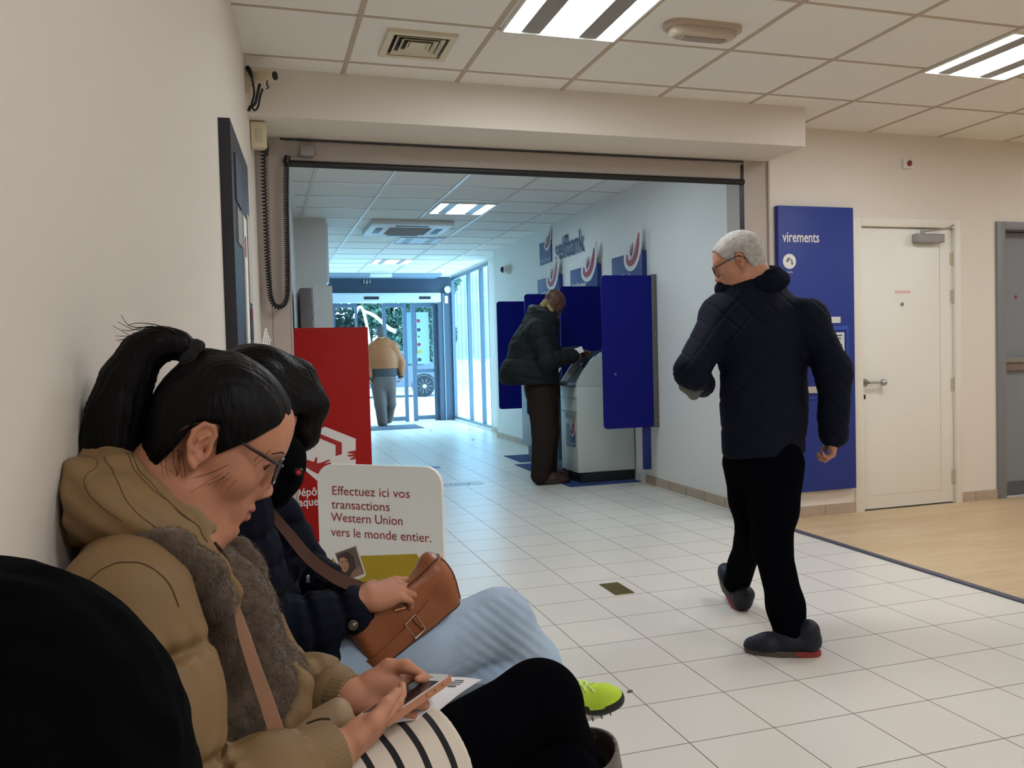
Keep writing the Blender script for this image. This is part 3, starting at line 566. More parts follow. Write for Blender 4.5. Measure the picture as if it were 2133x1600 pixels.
# four privacy panels standing out from the wall
def panel(px_left, y, label, bracket, post, xr=3.395):
    x0 = onY(px_left, 700, y)[0]; w = xr-x0
    t = root('privacy_panel', ((x0+xr)/2, y, .54), label, 'partition panel', 'blue privacy panels beside the machines')
    g = G(); g.prism(rrect(w-.045, 1.335, .035, 6, (1, 0, 0, 1)), (x0, y-.009, .540), (1, 0, 0), (0, 0, 1), -.018); obj('panel', g, mat('panel_blue', (6, 12, 112), .5, spec=.2), t)
    g = G(); g.box(xr-.046, xr+.004, y-.016, y+.016, .535, 1.885, bev=.003); obj('wall_bracket', g, mat('bracket_grey', (108, 104, 100), .45, metal=.4), t)
    for z in (1.35, .98, .60):
        g = G(); g.lathe([(.006, 0), (.006, .003), (.003, .004)], (xr-.02, y-.016, z), (0, -1, 0), 8); obj('screw', g, M_steel, t)
    if post:
        g = G(); g.box(3.255, 3.33, y+.012, y+.04, .16, .60, bev=.004); obj('post', g, mat('panel_post_blue', (14, 34, 110), .45), t)
        g = G(); g.lathe([(.008, 0), (.008, .004), (.004, .006)], (x0+.115, y-.009, 1.015), (0, -1, 0), 10); obj('stud', g, M_steel, t)
panel(1036, 9.95, 'farthest blue privacy panel, at the left behind the customer in the dark jacket', True, False)
panel(1094, 8.78, 'second farthest blue privacy panel, right behind the customer in the dark jacket', True, False)
panel(1168, 7.80, 'blue privacy panel standing just behind the pale machine', True, False)
panel(1254, 6.70, 'nearest blue privacy panel, in front of the pale machine', True, True)
# machine in use
t = root('bank_machine', (3.09, 7.38, 0), 'pale grey self-service bank machine with a curved console top', 'machine')
M_mach = mat('machine_grey', (190, 198, 192), .45); y0, y1 = 7.17, 7.60
g = G(); g.box(2.84, 3.385, y0+.015, y1-.015, 0.006, .10); obj('plinth', g, mat('plinth_black', (20, 22, 28), .5), t)
g = G(); g.box(2.81, 3.385, y0, y1, .10, .90, bev=.006); obj('cabinet', g, M_mach, t)
arc = [(2.81, .90), (2.81, .925), (2.855, 1.0), (2.915, 1.085), (2.985, 1.155), (3.06, 1.198), (3.12, 1.215), (3.385, 1.215), (3.385, .90)]
for yy in (y0, y1-.03):
    g = G(); g.prism(arc[::-1], (0, yy, 0), (1, 0, 0), (0, 0, 1), -.03); obj('side_cheek', g, M_mach, t)
g = G(); g.prism([(2.80, .90), (3.35, .90), (3.35, 1.19), (3.06, 1.17), (2.95, 1.02), (2.86, .935)][::1], (0, y0+.03, 0), (1, 0, 0), (0, 0, 1), -(y1-y0-.06)); obj('console', g, mat('console_grey', (84, 94, 102), .3), t)
g = G(); g.rbox((2.785, (y0+y1)/2, .925), (.055, (y1-y0)/2-.01, .016), .01); obj('shelf', g, mat('shelf_grey', (104, 112, 120), .4), t)
R = np.array([[.80, 0, -.60], [0, 1, 0], [.60, 0, .80]]); g = G(); g.rbox((3.02, (y0+y1)/2, 1.165), (.09, .14, .006), .005, np.array([[.72, 0, -.69], [0, 1, 0], [.69, 0, .72]])); obj('screen', g, mat('screen_dark', (40, 52, 62), .15), t)
g = G(); g.box(2.806, 2.811, y0+.006, y1-.006, .66, .664); g.box(2.8065, 2.811, y0+.006, y1-.006, .79, .793); obj('door_gap', g, M_black, t)
g = G(); g.box(2.80, 2.812, y0+.03, y1-.14, .60, .645, bev=.005); obj('slot_lip', g, mat('slot_lip', (138, 136, 130), .5), t)
g = G(); g.lathe([(.010, 0), (.010, .003)], (2.81, y0+.045, .575), (-1, 0, 0), 10); obj('lock', g, M_black, t)
t2y = 7.455
g = G(); g.box(2.806, 2.811, 7.225, 7.455, .335, .545); obj('logo_plate', g, mat('logo_navy', (18, 30, 88), .4), t)
g = G(); swoosh(g, (2.806, 7.455, .335), axw, ayw, .21, .002)
for q in g.v: q[:, 1] = 7.455-(7.455-q[:, 1])*1.0
obj('logo_hook', g, [M_signw, M_red], t)
g = G(); g.box(2.8045, 2.806, 7.24, 7.44, .352, .372); obj('logo_caption', g, mat('logo_caption', (130, 138, 170), .5), t)
g = G(); g.ball((3.17, 7.30, 1.235), (.045, .04, .03)); tag(obj('crumpled_paper', g, mat('paper_white', (236, 236, 232), .7)), 'crumpled white paper lying on top of the bank machine', 'paper')
# machine between the farther panels, and the one hidden beyond it
t = root('ticket_machine', (3.20, 9.15, 0), 'grey machine between the two farthest blue panels', 'machine')
g = G(); g.box(3.04, 3.385, 8.93, 9.35, .006, .16); obj('plinth', g, mat('plinth_slate', (70, 80, 96), .5), t)
g = G(); g.box(2.98, 3.385, 8.90, 9.38, .16, .95, bev=.006); obj('cabinet', g, mat('machine_blue_grey', (140, 150, 160), .45), t)
g = G(); g.prism([(2.98, .95), (3.385, .95), (3.385, 1.3), (3.15, 1.3)], (0, 8.90, 0), (1, 0, 0), (0, 0, 1), -.48); obj('console', g, mat('console_grey', (84, 94, 102), .3), t)
g = G(); g.box(2.965, 2.982, 8.95, 9.33, .84, .90, bev=.004); obj('slot_lip', g, M_steel, t)
t = root('cash_machine', (3.20, 8.27, 0), 'low dark machine behind the legs of the customer', 'machine')
g = G(); g.box(2.99, 3.385, 8.05, 8.50, .006, .12); obj('plinth', g, mat('plinth_slate', (70, 80, 96), .5), t)
g = G(); g.box(2.93, 3.385, 8.02, 8.53, .12, .98, bev=.006); obj('cabinet', g, mat('machine_slate', (92, 104, 122), .45), t)
g = G(); g.prism([(2.93, .98), (3.385, .98), (3.385, 1.25), (3.1, 1.25)], (0, 8.02, 0), (1, 0, 0), (0, 0, 1), -.51); obj('console', g, mat('console_grey', (84, 94, 102), .3), t)
M_bm = mat('mat_blue', (38, 58, 116), .8, bump=.3, bscale=300)
for (x0, x1, a, b, lab) in ((2.674, 3.38, 7.03, 7.95, 'blue floor mat under the pale bank machine'), (2.68, 3.38, 8.00, 8.75, 'blue floor mat under the middle machine'), (2.80, 3.38, 8.92, 9.58, 'farthest blue floor mat, pointing out from behind the customer')):
    g = G(); g.box(x0, x1, a, b, 0, .005); tag(obj('floor_mat', g, M_bm), lab, 'mat', 'blue mats under the machines')
# floor markings
g = G(); x1 = 1.86; g.box(1.25, 2.02, 7.55, 7.78, 0, .0015); strip = obj('floor_sticker', g, mat('sticker_pale', (196, 206, 212), .4)); tag(strip, 'pale printed strip stuck on the tiles right of the white sign', 'floor sticker')
g = G(); text_geo(g, 'privacy', (1.52, 7.61, .0016), (1, 0, 0), (0, 1, 0), .17, .0006, 0, .8, .0); obj('printing', g, mat('print_slate', (86, 98, 120), .5), strip, smooth=None)
g = G(); g.box(1.30, 1.885, 8.88, 9.04, 0, .002); tag(obj('floor_sticker', g, mat('tape_blue', (96, 116, 176), .5)), 'blue strip on the tiles just above the white sign', 'floor sticker')
g = G(); g.box(1.663, 1.767, 3.782, 3.985, 0, .004); t = obj('floor_box', g, mat('brass_plate', (122, 106, 52), .38, metal=.7)); tag(t, 'small brass floor plate set in the tiles', 'floor plate')
g = G(); g.box(1.672, 1.758, 3.876, 3.880, .004, .0046); obj('lid_seam', g, mat('brass_seam', (84, 72, 38), .5), t)
for k, (px, py) in enumerate(((978, 896), (897, 897), (1312, 1442), (985, 917))):
    p = onZ(px, py, 0); g = G(); s = .012 if k == 2 else .022
    g.prism([(-s, -.3*s), (0, -.5*s), (s, .1*s), (.5*s, .6*s), (-.4*s, .5*s)], (p[0], p[1], .0005), (1, 0, 0), (0, 1, 0), .005)
    tag(obj('litter', g, mat('litter_dark' if k != 2 else 'litter_brown', (60, 62, 66) if k != 2 else (110, 84, 70), .8)), ('crumpled scrap on the tiles in front of the side windows', 'small dark scrap on the tiles near the doormat', 'brown scrap on a tile joint by the neon shoe', 'small dark scrap right of the crumpled one')[k], 'litter', 'scraps on the floor')
# ================================================================ BLUE TRANSFER PANEL
t = root('information_panel', (3.777, 5.0, .188), 'tall blue wall panel lettered virements beside the white door', 'panel'); yp = 4.985
g = G(); g.box(3.467, 4.088, yp, YD-.001, .188, 2.187, bev=.004); obj('board', g, mat('panel_royal_blue', (16, 46, 132), .55), t)
ax, ay = V(1, 0, 0), V(0, 0, 1)
g = G(); text_geo(g, 'virements', (3.500, yp, 1.938), ax, ay, .102, .002, 0, .735, .012); obj('heading', g, M_txtw, t, smooth=None)
g = G(); g.lathe([(0, 0), (.052, 0), (.052, .003), (0, .003)], (3.553, yp, 1.803), (0, -1, 0), 32); ic = obj('icon', g, M_txtw, t)
g = G(); g.prism([(-.030, .004), (-.012, .026), (.006, .026), (-.004, .002), (-.020, -.008)], (3.553, yp-.003, 1.803), ax, ay, .001); g.prism([(.004, .02), (.022, .012), (.026, -.012), (.034, -.012), (.020, -.028), (.006, -.012), (.015, -.012), (.012, .004)], (3.553, yp-.003, 1.803), ax, ay, .001)
obj('icon_drawing', g, mat('icon_grey', (110, 114, 130), .5), ic)
g = G(); text_geo(g, 'virements', (3.503, yp, 1.722), ax, ay, .026, .001, 0, .74, .0); obj('caption', g, mat('caption_pale', (180, 186, 206), .5), t, smooth=None)
g = G(); g.box(3.72, 3.967, yp-.003, yp+.001, 1.373, 1.416); obj('label', g, mat('label_pale', (206, 208, 206), .5), t)
g = G(); g.box(3.60, 4.028, yp-.012, yp+.001, .84, 1.35, bev=.004); rc = obj('terminal_frame', g, mat('terminal_blue', (14, 66, 160), .4), t)
g = G(); g.box(3.62, 4.008, yp-.014, yp-.011, .86, 1.325); obj('terminal_recess', g, mat('terminal_navy', (12, 40, 116), .4), rc)
g = G(); g.box(3.72, 3.985, yp-.018, yp-.014, 1.13, 1.305); sh = obj('printed_sheet', g, mat('sheet_white', (206, 208, 212), .6), rc)
g = G()
for k in range(6): g.box(3.92+.01*(k % 2), 3.965-.008*(k % 3), yp-.0195, yp-.018, 1.28-.022*k, 1.288-.022*k)
obj('print_lines', g, mat('print_black', (44, 46, 54), .6), sh)
g = G(); g.box(3.60, 3.83, yp-.02, yp, .885, .93); obj('ledge', g, mat('ledge_beige', (176, 170, 160), .5), t)
# ================================================================ NOTICE BOARD ON THE LEFT WALL
def wp(y, z, off): return V(WL(y), y, z)+WN*off
ba, bb, bz0, bz1 = 3.10, 3.86, 1.05, 2.055
t = root('notice_board', (WL(3.48)+.02, 3.48, bz0), 'black notice board seen edge-on on the left wall', 'notice board')
def wprism(g, ya, yb, z0, z1, o0, o1, m=0):
    v = [wp(ya, z0, o0), wp(yb, z0, o0), wp(yb, z0, o1), wp(ya, z0, o1), wp(ya, z1, o0), wp(yb, z1, o0), wp(yb, z1, o1), wp(ya, z1, o1)]
    g.add(v, [(0,1,2,3),(7,6,5,4),(0,4,5,1),(1,5,6,2),(2,6,7,3),(3,7,4,0)], m)
g = G(); wprism(g, ba, bb, bz0, bz1, 0, .040); obj('board', g, mat('board_black', (38, 38, 50), .5), t)
M_paper = mat('paper_white', (236, 236, 232), .7)
for (a, b, z0, z1, m, nm) in ((3.20, 3.42, 1.79, 1.96, mat('poster_slate', (62, 64, 78), .5), 'poster'), (3.22, 3.40, 1.64, 1.77, mat('paper_grey', (150, 148, 146), .6), 'poster'), (3.47, 3.60, 1.25, 1.78, M_paper, 'notice'), (3.66, 3.83, 1.45, 1.82, mat('paper_cream', (186, 180, 168), .6), 'notice'), (3.66, 3.80, 1.30, 1.42, mat('paper_navy', (56, 62, 82), .6), 'notice')):
    g = G(); wprism(g, a, b, z0, z1, .040, .046); obj(nm, g, m, t)
g = G(); wprism(g, 3.49, 3.53, 1.62, 1.70, .046, .048); wprism(g, 3.70, 3.76, 1.38, 1.43, .046, .049); obj('red_mark', g, mat('mark_dull_red', (150, 60, 66), .6), t)
for k in range(4):
    y = 3.62+.10*k; g = G(); a, b = wp(y, 1.12, .05), wp(y, 1.34-.012*k, .105); d = WT*.035
    th = V(.002, 0, .0); g.add([a-d, a+d, b+d, b-d, a-d+th*2, a+d+th*2, b+d+th*2, b-d+th*2], [(0,1,2,3),(7,6,5,4),(0,4,5,1),(1,5,6,2),(2,6,7,3),(3,7,4,0)])
    tag(obj('leaflet', g, M_paper), '%s white leaflet in the rack under the notice board' % ('nearest', 'second nearest', 'second farthest', 'farthest')[k], 'leaflet', 'leaflets in the rack under the board')
g = G(); wprism(g, 3.55, 4.0, 1.04, 1.20, .0, .11); tag(obj('leaflet_rack', g, mat('rack_grey', (150, 152, 156), .3)), 'small grey leaflet rack fixed to the wall below the board', 'rack')
# grey leaflet cabinet behind the red display
t = root('leaflet_cabinet', (.47, 7.6, 0), 'dark grey leaflet cabinet behind the top edge of the red display', 'cabinet')
x0 = .135+WL(7.6)+.14; g = G(); g.box(.388, .485, 7.55, 8.15, 0, 1.84, bev=.004); obj('cabinet', g, mat('cabinet_taupe', (112, 102, 104), .5), t)
for k in range(3):
    g = G(); g.box(.485, .51, 7.60, 7.80, 1.50+.1*k, 1.56+.1*k, bev=.004); obj('acrylic_holder', g, mat('acrylic_grey', (172, 176, 180), .2), t)
# ================================================================ RED PARCEL DISPLAY
YT = 5.64; t = root('red_display', (.46, 5.67, 0), 'tall red display box with a white parcel drawing', 'display')
g = G(); g.box(.196, .724, YT, YT+.07, 0, 1.417, bev=.003); obj('panel', g, mat('display_red', (158, 14, 9), .6, spec=.25), t)
M_dw = mat('display_white', (222, 218, 214), .5); M_dr = mat('display_red_print', (158, 16, 11), .5)
def pxpoly(g, P, d, m=0):
    q = [onY(px, py, YT) for px, py in P]; pts = [(a[0], a[2]) for a in q]
    ar = sum(pts[i][0]*pts[(i+1) % len(pts)][1]-pts[(i+1) % len(pts)][0]*pts[i][1] for i in range(len(pts)))
    if ar < 0: pts = pts[::-1]
    g.prism(pts, (0, YT, 0), (1, 0, 0), (0, 0, 1), d, m)
g = G(); pxpoly(g, [(677, 889), (741, 914), (741, 985), (665, 1005), (622, 968), (617, 912)], .002); obj('parcel_drawing', g, M_dw, t)
g = G(); pxpoly(g, [(650, 897), (712, 922), (712, 946), (699, 950), (699, 927), (646, 905)], .003)
obj('parcel_fold', g, M_dr, t)
g = G(); pxpoly(g, [(611, 942), (640, 958), (654, 962), (658, 952), (661, 954), (660, 965), (668, 964), (686, 957), (688, 959), (676, 966), (689, 963), (690, 966), (677, 971), (687, 970), (688, 973), (676, 976), (680, 978), (671, 985), (661, 987), (648, 980), (611, 956)], .003); obj('hand_drawing', g, M_dr, t)
g = G(); pxpoly(g, [(741, 938), (726, 941), (723, 944), (738, 946), (723, 948), (725, 951), (738, 951), (728, 956), (731, 958), (741, 956)], .003); obj('hand_drawing', g, M_dr, t)
g = G()
for s, py in (('Dépôt', 1035), ('paquets', 1056)):
    p = onY(611, py, YT); g = text_geo(G(), s, (p[0], YT, p[2]), (1, 0, 0), (0, 0, 1), .080, .003, 0, .84, .012); obj('lettering', g, M_dw, t, smooth=None)
# ================================================================ WHITE MONEY TRANSFER SIGN
SR, SL = V(.699, 3.30, 0), V(.235, 3.672, 0); sx = unit(SR-SL); sn = np.cross(sx, V(0, 0, 1)); SW = np.linalg.norm(SR-SL)
def onS(px, py): d = ray(px, py); k = ((SL-CAMP)@sn)/(d@sn); p = CAMP+d*k; return V((p-SL)@sx, p[2])
t = root('floor_sign', (.467, 3.486, 0), 'white rounded floor sign about money transfers', 'sign'); az = V(0, 0, 1)
g = G(); g.prism(rrect(SW, .757, .075, 8, (0, 0, 1, 1)), SL-sn*.02, sx, az, .02, 0, 1); g.prism([(.02, 0), (SW-.02, 0), (SW-.02, .015), (.02, .015)], SL-sn*.20, sx, az, .20); obj('board', g, [mat('sign_board_white', (238, 243, 244), .4), mat('sign_edge_white', (236, 234, 230), .4)], t)
g = G()
for s, xa, ya, xb, yb in (('Effectuez ici vos', 691, 1031, 854, 1037), ('transactions', 691, 1059, 812, 1065), ('Western Union', 690, 1086, 839, 1094), ('vers le monde entier.', 690, 1116, 899, 1130)):
    a, b = onS(xa, ya), onS(xb, yb); gg = G(); text_geo(gg, s, (0, 0, 0), (1, 0, 0), (0, 1, 0), 1, 0, 0, 1, .004); w = gg.v[0][:, 0].max(); o = SL+sx*a[0]+az*(a[1]+b[1])/2
    g = text_geo(G(), s, o, sx, az, .0545, .0012, 0, (b[0]-a[0])/w/.0545, .004); obj('lettering', g, mat('sign_red_text', (150, 44, 50), .5), t, smooth=None)
def spoly(g, P, d, m=0):
    pts = [tuple(onS(*q)) for q in P]; ar = sum(pts[i][0]*pts[(i+1) % len(pts)][1]-pts[(i+1) % len(pts)][0]*pts[i][1] for i in range(len(pts)))
    g.prism(pts if ar > 0 else pts[::-1], SL, sx, az, d, m)
g = G(); spoly(g, [(697, 1165), (700, 1180), (702, 1230), (704, 1290), (880, 1290), (878, 1170), (868, 1154), (752, 1158), (745, 1178), (735, 1215), (716, 1212)], .001); spoly(g, [(690, 1168), (694, 1162), (699, 1176), (703, 1235), (703, 1280), (691, 1280), (690, 1215)], .001); obj('yellow_field', g, mat('sign_yellow', (176, 152, 20), .5), t)
g = G()
for (cx, cy, r) in ((716, 1226, 8), (728, 1222, 6), (790, 1212, 7), (803, 1208, 5), (762, 1214, 6), (742, 1216, 5)): spoly(g, [(cx-r, cy), (cx-r*.3, cy+r*.5), (cx+r, cy+.3*r), (cx+r*.6, cy-r*.5), (cx-.5*r, cy-.6*r)], .0016)
obj('yellow_print', g, mat('sign_yellow_dark', (138, 124, 30), .5), t)
g = G(); spoly(g, [(697, 1151), (743, 1135), (763, 1197), (757, 1203), (721, 1214), (716, 1211)], .002); ph = obj('photo_card', g, mat('photo_border', (222, 220, 216), .4), t)
g = G(); spoly(g, [(699, 1153), (741, 1138), (759, 1195), (721, 1209)], .003, 0); spoly(g, [(703, 1158), (724, 1148), (738, 1160), (742, 1185), (736, 1203), (722, 1208), (712, 1194)], .0034, 1); spoly(g, [(708, 1163), (716, 1160), (724, 1165), (728, 1178), (726, 1187), (720, 1192), (713, 1188), (708, 1176)], .0038, 2)
spoly(g, [(704, 1176), (709, 1177), (712, 1188), (716, 1196), (709, 1192)], .0040, 2); spoly(g, [(736, 1189), (750, 1178), (757, 1195), (726, 1207)], .0036, 3)
spoly(g, [(712, 1170), (716, 1169), (716, 1171), (712, 1172)], .0042, 1); spoly(g, [(720, 1168), (724, 1168), (724, 1170), (720, 1170)], .0042, 1); spoly(g, [(716, 1185), (723, 1181), (721, 1185)], .0042, 4)
obj('portrait', g, [mat('photo_taupe', (96, 86, 78), .4), mat('photo_hair', (58, 38, 38), .4), mat('photo_skin', (176, 132, 104), .4), mat('photo_cloth', (140, 110, 92), .4), mat('photo_lips', (150, 78, 74), .4)], ph)
# ================================================================ SHAPE BUILDER for bodies and clothes (distance fields meshed by surface nets)
def frame_axes(fwd, up):
    x = unit(fwd); z = unit(np.asarray(up, float)-x*np.dot(up, x)); return np.stack([x, np.cross(z, x), z], 1)
class S:
    """a soft-bodied shape: capsules, ellipsoids and boxes melted into one closed surface"""
    def __init__(s): s.p = []; s.O = np.zeros(3); s.R = np.eye(3); s.sc = 1.0; s.disp = None
    def at(s, O, R=None, sc=1.0): s.O = np.asarray(O, float); s.R = np.eye(3) if R is None else np.asarray(R, float); s.sc = sc; return s
    def w(s, q): return s.O+s.R@(np.asarray(q, float)*s.sc)
    def _add(s, fn, mn, mx, k, op): s.p.append((fn, np.minimum(mn, mx), np.maximum(mn, mx), k, op)); return s
    def cap(s, a, b, ra, rb=None, k=.01, op='u', flat=None):
        a, b = s.w(a), s.w(b); rb = ra if rb is None else rb; ra, rb = ra*s.sc, rb*s.sc
        if flat is not None: n = s.R@unit(flat[0]); fl = flat[1]
        ba = b-a; L2 = max(ba@ba, 1e-12)
        def fn(P):
            A, B, Q = a, b, P
            if flat is not None: Q = P+((1/fl-1)*((P-a)@n))[:, None]*n; bb = b+((1/fl-1)*((b-a)@n))*n-a
            else: bb = ba
            l2 = max(bb@bb, 1e-12); pa = Q-a; h = np.clip(pa@bb/l2, 0, 1); d = np.linalg.norm(pa-h[:, None]*bb, axis=1)-(ra+(rb-ra)*h)
            return d*(min(1, fl*1.15) if flat is not None else 1)
        r = max(ra, rb); return s._add(fn, np.minimum(a, b)-r, np.maximum(a, b)+r, k*s.sc, op)
    def chain(s, pts, rad, k=.01, flat=None, op='u'):
        rad = [rad]*len(pts) if np.isscalar(rad) else rad
        for i in range(len(pts)-1): s.cap(pts[i], pts[i+1], rad[i], rad[i+1], k, op, flat)
        return s
    def ell(s, c, r, k=.01, R=None, op='u'):
        c = s.w(c); r = np.asarray(r, float)*s.sc; M = s.R if R is None else s.R@R
        def fn(P):
            q = (P-c)@M; k0 = np.linalg.norm(q/r, axis=1); k1 = np.linalg.norm(q/(r*r), axis=1); return np.where(k1 > 1e-9, k0*(k0-1)/np.maximum(k1, 1e-9), -r.min())
        m = r.max(); return s._add(fn, c-m, c+m, k*s.sc, op)
    def box(s, c, h, r=.005, k=.005, R=None, op='u'):
        c = s.w(c); h = np.asarray(h, float)*s.sc; r = r*s.sc; M = s.R if R is None else s.R@R
        def fn(P):
            q = np.abs((P-c)@M)-(h-r); return np.linalg.norm(np.maximum(q, 0), axis=1)+np.minimum(q.max(1), 0)-r
        m = np.linalg.norm(h); return s._add(fn, c-m, c+m, k*s.sc, op)
    def cut(s, fn, k=.004): s.p.append((fn, None, None, k, 'i')); return s      # keep where fn(P) < 0
    def field(s, P, margin):
        d = np.full(len(P), 9.0); mnP, mxP = P.min(0), P.max(0)
        for fn, mn, mx, k, op in s.p:
            if mn is None: sel = np.nonzero(d < 1)[0]
            else:
                e = margin+k
                if (mn-e > mxP).any() or (mx+e < mnP).any(): continue
                sel = np.nonzero(((P > mn-e) & (P < mx+e)).all(1))[0]
            if len(sel) == 0: continue
            v = fn(P[sel]); c = d[sel]
            if op == 'u': h = np.maximum(k-np.abs(c-v), 0)/k if k > 0 else 0; d[sel] = np.minimum(c, v)-h*h*k*.25
            else:
                if op == 's': v = -v
                h = np.maximum(k-np.abs(c-v), 0)/k; d[sel] = np.maximum(c, v)+h*h*k*.25
        if s.disp is not None:
            sel = np.nonzero(d < .08)[0]
            if len(sel): d[sel] += s.disp(P[sel])
        return d
    def mesh(s, res):
        mn = np.min([p[1] for p in s.p if p[1] is not None and p[4] == 'u'], axis=0)-.03; mx = np.max([p[2] for p in s.p if p[2] is not None and p[4] == 'u'], axis=0)+.03
        B = 8; bs = B*res; nb = np.ceil((mx-mn)/bs).astype(int)+1; bi = np.stack(np.meshgrid(*[np.arange(n) for n in nb], indexing='ij'), -1).reshape(-1, 3)
        cen = mn+(bi+.5)*bs; act = []
        for c0 in range(0, len(cen), 200000): act.append(np.abs(s.field(cen[c0:c0+200000], .25)) < bs*.87*1.35+.012)
        bi = bi[np.concatenate(act)]; N = nb*B+2; loc = np.stack(np.meshgrid(*[np.arange(B+1)]*3, indexing='ij'), -1).reshape(-1, 3)
        keys = []; poss = []; edges = {0: [], 1: [], 2: []}; key = lambda I: (I[..., 0].astype(np.int64)*N[1]+I[..., 1])*N[2]+I[..., 2]
        co = np.array([(i, j, k) for i in (0, 1) for j in (0, 1) for k in (0, 1)])
        for c0 in range(0, len(bi), 400):
            b = bi[c0:c0+400]; gi = b[:, None, :]*B+loc[None]; P = (mn+gi.reshape(-1, 3)*res)
            d = np.empty(len(P)); 
            # group by nearness so that each shape is only evaluated close to it
            d = s.field(P, .03).reshape(len(b), B+1, B+1, B+1)
            d = np.where(d == 0, 1e-9, d); sg = d < 0
            cell = np.stack([sg[:, i:B+i, j:B+j, k:B+k] for i, j, k in co], -1); mixed = cell.any(-1) & ~cell.all(-1); w = np.argwhere(mixed)
            if len(w):
                dv = np.stack([d[w[:, 0], w[:, 1]+i, w[:, 2]+j, w[:, 3]+k] for i, j, k in co], -1); acc = np.zeros((len(w), 3)); cnt = np.zeros(len(w))
                for a in range(8):
                    for c in range(a+1, 8):
                        if np.abs(co[a]-co[c]).sum() == 1:
                            m = (dv[:, a] < 0) != (dv[:, c] < 0); t = np.where(m, dv[:, a]/np.where(m, dv[:, a]-dv[:, c], 1), 0); pt = co[a]+(co[c]-co[a])*t[:, None]; acc += np.where(m[:, None], pt, 0); cnt += m
                gl = b[w[:, 0]]*B+w[:, 1:]; keys.append(key(gl)); poss.append(mn+(gl+acc/cnt[:, None])*res)
            for ax in range(3):
                sl0 = [slice(None), slice(0, B), slice(0, B), slice(0, B)]; sl1 = list(sl0); sl1[ax+1] = slice(1, B+1); A, C = sg[tuple(sl0)], sg[tuple(sl1)]; e = np.argwhere(A != C)
                if len(e): edges[ax].append(np.concatenate([b[e[:, 0]]*B+e[:, 1:], A[tuple(e.T)][:, None].astype(int)], 1))
        K = np.concatenate(keys); X = np.concatenate(poss); o = np.argsort(K); K, X = K[o], X[o]; faces = []
        for ax in range(3):
            if not edges[ax]: continue
            E = np.concatenate(edges[ax]); u, v = (ax+1) % 3, (ax+2) % 3; q = []
            for du, dv in ((0, 0), (-1, 0), (-1, -1), (0, -1)):
                I = E[:, :3].copy(); I[:, u] += du; I[:, v] += dv; kk = key(I); j = np.searchsorted(K, kk); j = np.clip(j, 0, len(K)-1); q.append(np.where(K[j] == kk, j, -1))
            q = np.stack(q, 1); ok = (q >= 0).all(1); q = q[ok]; fl = E[ok, 3] == 0; q[fl] = q[fl][:, ::-1]; faces.append(q)
        return X, np.concatenate(faces)
def stick(s, pts, off=.0):
    """moves points onto the surface of a shape, off above it"""
    P = np.array(pts, float)
    for it in range(6):
        d = s.field(P, .12); e = .0015; g = np.stack([s.field(P+np.eye(3)[k]*e, .12)-s.field(P-np.eye(3)[k]*e, .12) for k in range(3)], 1); g /= np.linalg.norm(g, axis=1)[:, None]+1e-9
        P = P-g*np.clip(d-off, -.02, .02)[:, None]*.9
    return P, g
def relax(X, Fq, it=2, lam=.5):
    n = len(X); a = np.concatenate([Fq[:, i] for i in range(4)]+[Fq[:, (i+1) % 4] for i in range(4)]); b = np.concatenate([Fq[:, (i+1) % 4] for i in range(4)]+[Fq[:, i] for i in range(4)])
    cnt = np.maximum(np.bincount(a, minlength=n), 1)
    for k in range(it):
        for l in (lam, -lam*1.02):
            av = np.stack([np.bincount(a, X[b, c], n) for c in range(3)], 1)/cnt[:, None]; X = X+l*(av-X)
    return X
def sobj(name, s, res, mats, parent=None, pick=None, it=2, loc=None):
    """meshes a soft shape as ONE object; pick(face centres) gives material slots"""
    X, Fq = s.mesh(res)
    if it: X = relax(X, Fq, it)
    if loc is None: loc = np.array([(X[:, 0].min()+X[:, 0].max())/2, (X[:, 1].min()+X[:, 1].max())/2, X[:, 2].min()])
    me = bpy.data.meshes.new(name); nf = len(Fq); me.vertices.add(len(X)); me.vertices.foreach_set('co', (X-loc).astype(np.float32).ravel()); me.loops.add(nf*4); me.loops.foreach_set('vertex_index', Fq.astype(np.int32).ravel())
    me.polygons.add(nf); me.polygons.foreach_set('loop_start', np.arange(nf, dtype=np.int32)*4); me.polygons.foreach_set('loop_total', np.full(nf, 4, dtype=np.int32)); me.update(calc_edges=True); me.validate()
    mats = mats if isinstance(mats, (list, tuple)) else [mats]
    for m in mats: me.materials.append(m)
    me.polygons.foreach_set('use_smooth', np.ones(len(me.polygons), dtype=bool))
    if pick is not None: me.polygons.foreach_set('material_index', pick(X[Fq].mean(1)).astype(np.int32))
    return link(name, me, parent, Vector(loc))
_nd = RNG.normal(size=(64, 3)); _nd /= np.linalg.norm(_nd, axis=1)[:, None]; _np = RNG.uniform(0, 6.28, 64)
def noise(P, f, n=7, seed=0):
    """cheap smooth noise, about -1..1"""
    o = np.zeros(len(P))
    for i in range(n): j = (i+seed*7) % 64; o += np.sin(P@_nd[j]*f*(.7+.6*i/n)+_np[j])
    return o/math.sqrt(n)
def creases(P, axis, freq, amp, seed=0):
    """wrinkles running across an axis"""
    t = P@unit(axis)*freq+noise(P, 14, 5, seed)*1.3; return amp*np.sin(t)*(.6+.4*noise(P, 9, 4, seed+1))
